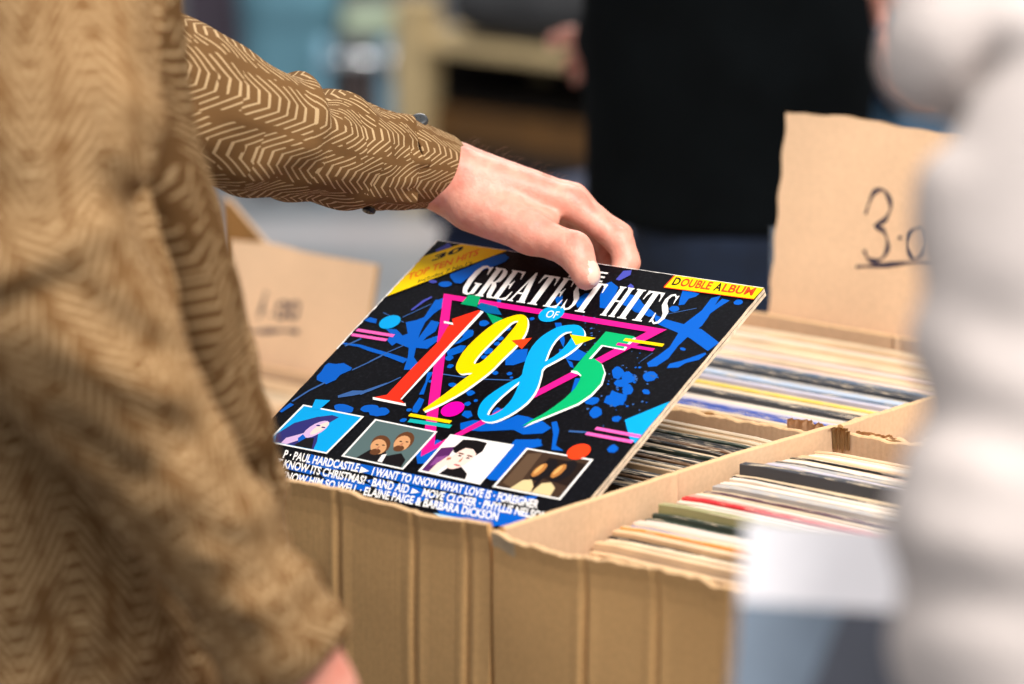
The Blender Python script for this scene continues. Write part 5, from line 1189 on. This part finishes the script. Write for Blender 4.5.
# ------------------------------------------------------------------ person in white fleece, close by on the right
f0 = V((-.30, .95, 0)).normalized(); base = V((0.7245, -0.3176, 1.2386)); base.z = 0
JW, fw_, sw = standing(base, f0, 1.72, .03)
JW['shL'] = V((0.7864, -0.5572, 1.3864)); JW['elL'] = V((0.8262, -0.6587, 1.2435)); JW['wrL'] = V((0.8798, -0.7057, 1.1108))
bm = make_body('person', JW, fw_, rel_hands(JW, fw_, sw, .95), .96)
wp = obj('person', bm, M['skin'], None, True); tag(wp, 'person in thick white fleece standing close at the right, only arm and shoulder showing', 'person')
hair_cap(JW, fw_, wp, .96)
up = UP
ww = V(JW['wrL']); wd = (ww-V(JW['elL'])).normalized(); wr = V(JW['wrR']); wrd = (wr-V(JW['elR'])).normalized()
fp = [Prim(JW['neck']-up*.02, JW['chest'], .085, .165, fw_, 1.25), Prim(JW['chest'], JW['pelvis']+up*.1, .17, .175, fw_, 1.25), Prim(JW['pelvis']+up*.1, JW['pelvis']-up*.12, .175, .18, fw_, 1.2),
      Prim(JW['neck']-up*.05, JW['shL'], .09, .082), Prim(JW['neck']-up*.05, JW['shR'], .09, .08), Prim(JW['shL'], JW['elL'], .080, .0735), Prim(JW['elL'], ww+wd*.06, .0735, .052),
      Prim(JW['shR'], JW['elR'], .08, .07), Prim(JW['elR'], wr+wrd*.06, .07, .05),
      Prim(JW['chest']+up*.05, JW['shL'], .13, .075), Prim(JW['chest']+up*.05, JW['shR'], .13, .075),
      Prim((0.6899, -0.5419, 1.4417), (0.6916, -0.4948, 1.4610), .0315, .058), Prim((0.6916, -0.4948, 1.4610), (0.6979, -0.3657, 1.4730), .058, .10)]
FOLDS = [((0.7972, -0.7382, 1.3298), (0.8446, -0.7050, 1.3073), .015, .009), ((0.8076, -0.7532, 1.2481), (0.8540, -0.7162, 1.2414), .015, .010), ((0.7914, -0.7046, 1.3704), (0.8190, -0.6870, 1.3514), .013, .006), ((0.8200, -0.7322, 1.2848), (0.8490, -0.7103, 1.2764), .013, .006), ((0.7597, -0.6356, 1.4239), (0.7489, -0.5833, 1.4509), .012, .012)]
def soft(X, d):
    d = d+.008*waves(X, 41, 6, 5, (.2, .2, -1), 2.2)+.004*waves(X, 42, 13, 6); fwd_ = np.array((-.6276, .7479, -.2164))
    for A, B, w_, a_ in FOLDS:
        A, B = np.array(A), np.array(B); ab = B-A; ab = ab-fwd_*(ab@fwd_); qa = X-A; qa = qa-(qa@fwd_)[:, None]*fwd_
        t = np.clip((qa@ab)/(ab@ab), 0, 1); d = d+a_*np.exp(-(np.linalg.norm(qa-t[:, None]*ab, axis=1)/w_)**2)
    return d
garment('fleece_jacket', fp, .008, .03, M['fleece'], wp, soft, [(ww-wd*.01, wd, .1), (wr-wrd*.01, wrd, .1), (JW['pelvis']-up*.06, -up, .33, [(JW['elL'], ww, .10), (JW['elR'], wr, .10), (ww, ww+wd*.2, .10), (wr, wr+wrd*.2, .10)]), (JW['neck']+up*.06, up, .12)])
tp_, cuts = trousers_prims(JW, fw_, .96); garment('jeans', tp_, .010, .03, M['jeans_dark'], wp, None, cuts); add_shoes(JW, fw_, wp)
# record sleeve tucked under that arm
p0, p1, p2 = V((0.6051, -0.5870, 1.2084)), V((0.7509, -0.4930, 1.2026)), V((0.6306, -0.6456, 1.1400))
ux = (p1-p0).normalized(); uy = (p2-p0); uy = (uy-ux*uy.dot(ux)).normalized(); nn = ux.cross(uy)
bm = bmesh.new(); add_box(bm, (0, 0, -.002), (.315, .315, .002), .0008)
bmesh.ops.bisect_plane(bm, geom=bm.verts[:]+bm.edges[:]+bm.faces[:], plane_co=(0, .046, 0), plane_no=(0, 1, 0))
bmesh.ops.bisect_plane(bm, geom=bm.verts[:]+bm.edges[:]+bm.faces[:], plane_co=(.052, .04, 0), plane_no=(1, .28, 0))
for f in bm.faces:
    c = f.calc_center_median(); f.material_index = 0 if c.y < .045 else (1 if (c.x-.052)+.28*(c.y-.04) < 0 else 2)
o = obj('record_sleeve', bm, [plain('white_print', (246, 242, 246), .5, .03), plain('slate_print', (112, 128, 146), .55, .1), plain('dusk_print', (62, 66, 80), .55, .1)])
o.matrix_world = Matrix(((ux.x, uy.x, nn.x, p0.x), (ux.y, uy.y, nn.y, p0.y), (ux.z, uy.z, nn.z, p0.z), (0, 0, 0, 1)))
tag(o, 'white and slate-blue record sleeve tucked under the arm of the person in white fleece', 'record')

# ------------------------------------------------------------------ people further back
def dress(name, label, J_, f_, s_, top, legs, long=.02, fine=.012, torso=(.19, 1.25), top_name='jacket', hands_step=.005):
    bm = make_body('person', J_, f_, rel_hands(J_, f_, s_, .97, hands_step), .97, .014)
    p_ = obj('person', bm, M['skin'], None, True); tag(p_, label, 'person'); hair_cap(J_, f_, p_, .97)
    wl, wr_ = V(J_['wrL']), V(J_['wrR']); dl, dr = (wl-V(J_['elL'])).normalized(), (wr_-V(J_['elR'])).normalized()
    P_ = [Prim(J_['neck']-UP*.02, J_['chest'], .085, torso[0]*.92, f_, torso[1]), Prim(J_['chest'], J_['pelvis']+UP*.1, torso[0]*.95, torso[0], f_, torso[1]), Prim(J_['pelvis']+UP*.1, J_['pelvis']-UP*(long+.1), torso[0], torso[0]*1.02, f_, torso[1])]
    P_ += [Prim(J_['chest']+UP*.05, J_['sh'+q], .125, .072) for q in 'LR']
    for q, d_, w_ in (('L', dl, wl), ('R', dr, wr_)): P_ += [Prim(J_['neck']-UP*.05, J_['sh'+q], .088, .078), Prim(J_['sh'+q], J_['el'+q], .074, .064), Prim(J_['el'+q], w_+d_*.05, .064, .048)]
    garment(top_name, P_, fine, .03, top, p_, lambda X, d: d+.004*waves(X, 51, 8, 6, (.2, .1, -1), 1.5), [(wl-dl*.01, dl, .09), (wr_-dr*.01, dr, .09), (J_['pelvis']-UP*long, -UP, .36, [(J_['elL'], wl+dl*.2, .085), (J_['elR'], wr_+dr*.2, .085)]), (J_['neck']+UP*.04, UP, .11)])
    tp2, c2 = trousers_prims(J_, f_, .97); garment('trousers', tp2, .012, .03, legs, p_, None, c2); add_shoes(J_, f_, p_)
    return p_
b = V((-0.9658, 1.4970, 0.9513)); b.z = 0
JB, fb, sb = standing(b, -RGT, 1.82, .04)
JB['shR'] = JB['shR']-UP*.02; JB['wrR'] = V((-1.3015, 1.7055, 1.0283)); JB['elR'] = JB['wrR']-FWH*.24+RGT*.02+UP*.04
JB['elL'] = V((-0.8933, 1.4126, 1.0967)); JB['wrL'] = V((-0.9622, 1.4874, 1.0002))
dress('person', 'person in long black coat standing behind the boxes, reaching left', JB, fb, sb, M['black_wool'], M['jeans_dark'], .085, .012, (.206, 1.25), 'coat')
b = V((-1.0279, 2.0575, 0.9892)); b.z = 0
JD, fd, sd = standing(b, V((.75, -.66, 0)), 1.76)
JD['wrR'] = V((-1.0219, 1.8915, 1.0914)); JD['elR'] = V((-1.1516, 2.0484, 1.3164))
dress('person', 'person in faded blue jeans and navy top between black coat and white fleece', JD, fd, sd, M['navy'], M['jeans_mid'], -.12, .014)
M['plum_twill'] = plain('plum_twill', (104, 92, 104), .85, .15, 10); M['teal_denim'] = plain('teal_denim', (92, 136, 152), .85, .15, 6); M['grey_wool'] = plain('grey_wool', (110, 110, 114), .9, .15, 10)
b = V((-5.4133, 5.1612, 0.0000)); JP, f_, s_ = standing(b, RGT, 1.75, 0, .035)
dress('person', 'person in grey-plum trousers far behind the raised arm, next to the teal trousers', JP, f_, s_, M['grey_wool'], M['plum_twill'], .02, .016, hands_step=.006)
b = V((-4.8559, 4.8787, -0.0000)); JT, f_, s_ = standing(b, V((.643, -.766, 0)), 1.7, 0, .042)
dress('person', 'person in teal trousers far behind the raised arm', JT, f_, s_, M['grey_wool'], M['teal_denim'], .02, .016, hands_step=.006)

# ------------------------------------------------------------------ furniture further back
g0 = V((-4.4590, 4.8490, 0.0000))
ct = empty('display_bench', g0); tag(ct, 'low pale wooden bench with dark open front left of the black coat', 'bench')
hz_ = .418; pale = plain('pale_oak', (190, 166, 122), .6, .15, 8); dk = plain('shaded_dark_stain', (22, 15, 12), .7, .2, 6); ob = plain('amber_board', (96, 62, 16), .6, .2, 8)  # dk: dark boards whose near-black also carries the shade under the bench top
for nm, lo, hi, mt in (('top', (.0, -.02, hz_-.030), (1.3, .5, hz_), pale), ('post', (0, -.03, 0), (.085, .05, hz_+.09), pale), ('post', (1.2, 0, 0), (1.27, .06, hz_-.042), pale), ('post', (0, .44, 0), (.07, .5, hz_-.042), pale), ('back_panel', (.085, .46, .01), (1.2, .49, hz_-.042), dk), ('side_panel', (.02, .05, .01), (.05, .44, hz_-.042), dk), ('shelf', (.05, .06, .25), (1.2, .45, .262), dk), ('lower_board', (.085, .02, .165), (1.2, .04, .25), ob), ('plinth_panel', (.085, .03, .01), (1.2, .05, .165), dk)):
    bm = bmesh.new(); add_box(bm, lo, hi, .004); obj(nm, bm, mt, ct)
bpos = g0+V((.42, .09, hz_))
bg = empty('shoulder_bag', bpos); tag(bg, 'dark grey bag lying on the low pale wooden bench', 'bag')
bm = implicit_bm([Prim((-.22, 0, .09), (.36, .02, .09), .085, .09, (0, 1, 0), .8), Prim((-.1, 0, .15), (.16, 0, .16), .07, .06)], .01, .03, lambda X, d: np.maximum(d+.006*waves(X, 61, 6), .003-X[:, 2]), smooth=1)
obj('body', bm, plain('dark_grey_canvas', (40, 40, 42), .85, .2, 10), bg, True)
bm = bmesh.new(); L_ = [V((-.15+.30*i/16, -.03+.01*math.sin(i), .20+.05*math.sin(math.pi*i/16))) for i in range(17)]
for i in range(16): add_cyl(bm, L_[i], L_[i+1], .009, n=8)
obj('strap', bm, M['black_wool'], bg, True)
nb = V((-1.9329, 2.0807, 0.6900)); nb.z = 0; ztop = V((-1.9329, 2.0807, 0.6900)).z
bn = empty('storage_bin', nb); tag(bn, 'navy blue storage bin standing behind the hand', 'bin')
bm = bmesh.new(); add_box(bm, (0, 0, 0), (.42, .35, ztop-.03), .02); obj('body', bm, M['navy'], bn)
bm = bmesh.new(); add_box(bm, (-.012, -.012, ztop-.03), (.432, .362, ztop), .012); obj('lid', bm, M['navy'], bn)
# metal-railed stool far back
sp = V((-4.6521, 4.9386, 0.0000))
st = empty('metal_stool', sp, math.radians(40)); tag(st, 'low stool with chrome rail and dark lower panel far back beside the pale bench', 'stool')
chrome = plain('chrome', (225, 228, 230), .12, .03, 10, 0, 1); db = plain('dark_padding', (62, 50, 48), .7, .15, 8); lb = plain('pale_blue_paint', (120, 164, 186), .5, .1, 8); sage = plain('sage_vinyl', (150, 162, 138), .6, .1, 8)
bm = bmesh.new(); add_box(bm, (-.06, -.12, .40), (.10, .12, .455), .02); obj('seat', bm, sage, st)
bm = bmesh.new(); add_box(bm, (-.07, -.15, .04), (.02, .12, .34), .02); obj('foot_panel', bm, db, st)
for sx in (-.10, .062):
    for sy in (-.14, .12):
        bm = bmesh.new(); add_cyl(bm, (sx, sy, .40), (sx*1.05, sy*1.05, 0), .026 if sx > 0 else .014); obj('leg', bm, lb, st, True)
for x in (-.055, .06):
    bm = bmesh.new(); bmesh.ops.create_uvsphere(bm, u_segments=24, v_segments=16, radius=.024 if x > 0 else .017); bmesh.ops.transform(bm, matrix=Matrix.Translation((x, -.17, .352)), verts=bm.verts); obj('chrome_knob', bm, chrome, st, True)
bm = bmesh.new(); add_cyl(bm, (-.10, -.17, .352), (.075, -.17, .352), .012); obj('rail', bm, chrome, st, True)
# pale marking on the floor
bm = bmesh.new(); add_box(bm, (-.75, -.12, .0005), (.36, .12, .004))
o = obj('trim_1', bm, plain('pale_floor_tape', (172, 166, 166), .4, .05)); o.location = (-4.33, 4.42, 0); o.rotation_euler = (0, 0, math.radians(40))
tag(o, 'pale strip marked on the floor', kind='structure')


# ------------------------------------------------------------------ light, world, camera
w = bpy.data.worlds.new('hall'); bpy.context.scene.world = w; w.use_nodes = True
w.node_tree.nodes['Background'].inputs[0].default_value = (.95, .97, 1, 1); w.node_tree.nodes['Background'].inputs[1].default_value = 0.45
def area(name, loc, tgt, size, power, col=(1, 1, 1)):
    d = bpy.data.lights.new(name, 'AREA'); d.energy = power; d.size = size; d.color = col; d.shape = 'DISK'
    o = bpy.data.objects.new(name, d); C.objects.link(o); o.location = loc
    o.rotation_euler = (V(tgt)-V(loc)).to_track_quat('-Z', 'Y').to_euler(); return o
area('ceiling_lamp', (1.9, -.35, 3.7), (.0, .2, 1.0), 1.5, 165, (1, .965, .92))
area('front_fill', (.7, -2.4, 4.1), (.1, 0, 1.0), 2.0, 55, (1, .97, .94))  # added fill from the camera side, lifts the front-facing surfaces
area('hall_lamp', (-3.0, 4.2, 3.8), (-3.0, 4.2, 0), 2.5, 190, (1, .98, .95))

cam = bpy.data.cameras.new('camera'); co = bpy.data.objects.new('camera', cam); C.objects.link(co)
co.location = (1.6965, -2.0678, 1.7056); co.rotation_euler = (math.radians(90-12.5), 0, math.radians(40))
cam.lens = 135; cam.sensor_width = 36; cam.clip_end = 60
cam.dof.use_dof = True; cam.dof.focus_distance = 2.98; cam.dof.aperture_fstop = 3.6; cam.dof.aperture_blades = 0
bpy.context.scene.camera = co
vs = bpy.context.scene.view_settings; vs.view_transform = 'Standard'; vs.look = 'None'; vs.gamma = 1; vs.use_curve_mapping = False; vs.exposure = 0.04
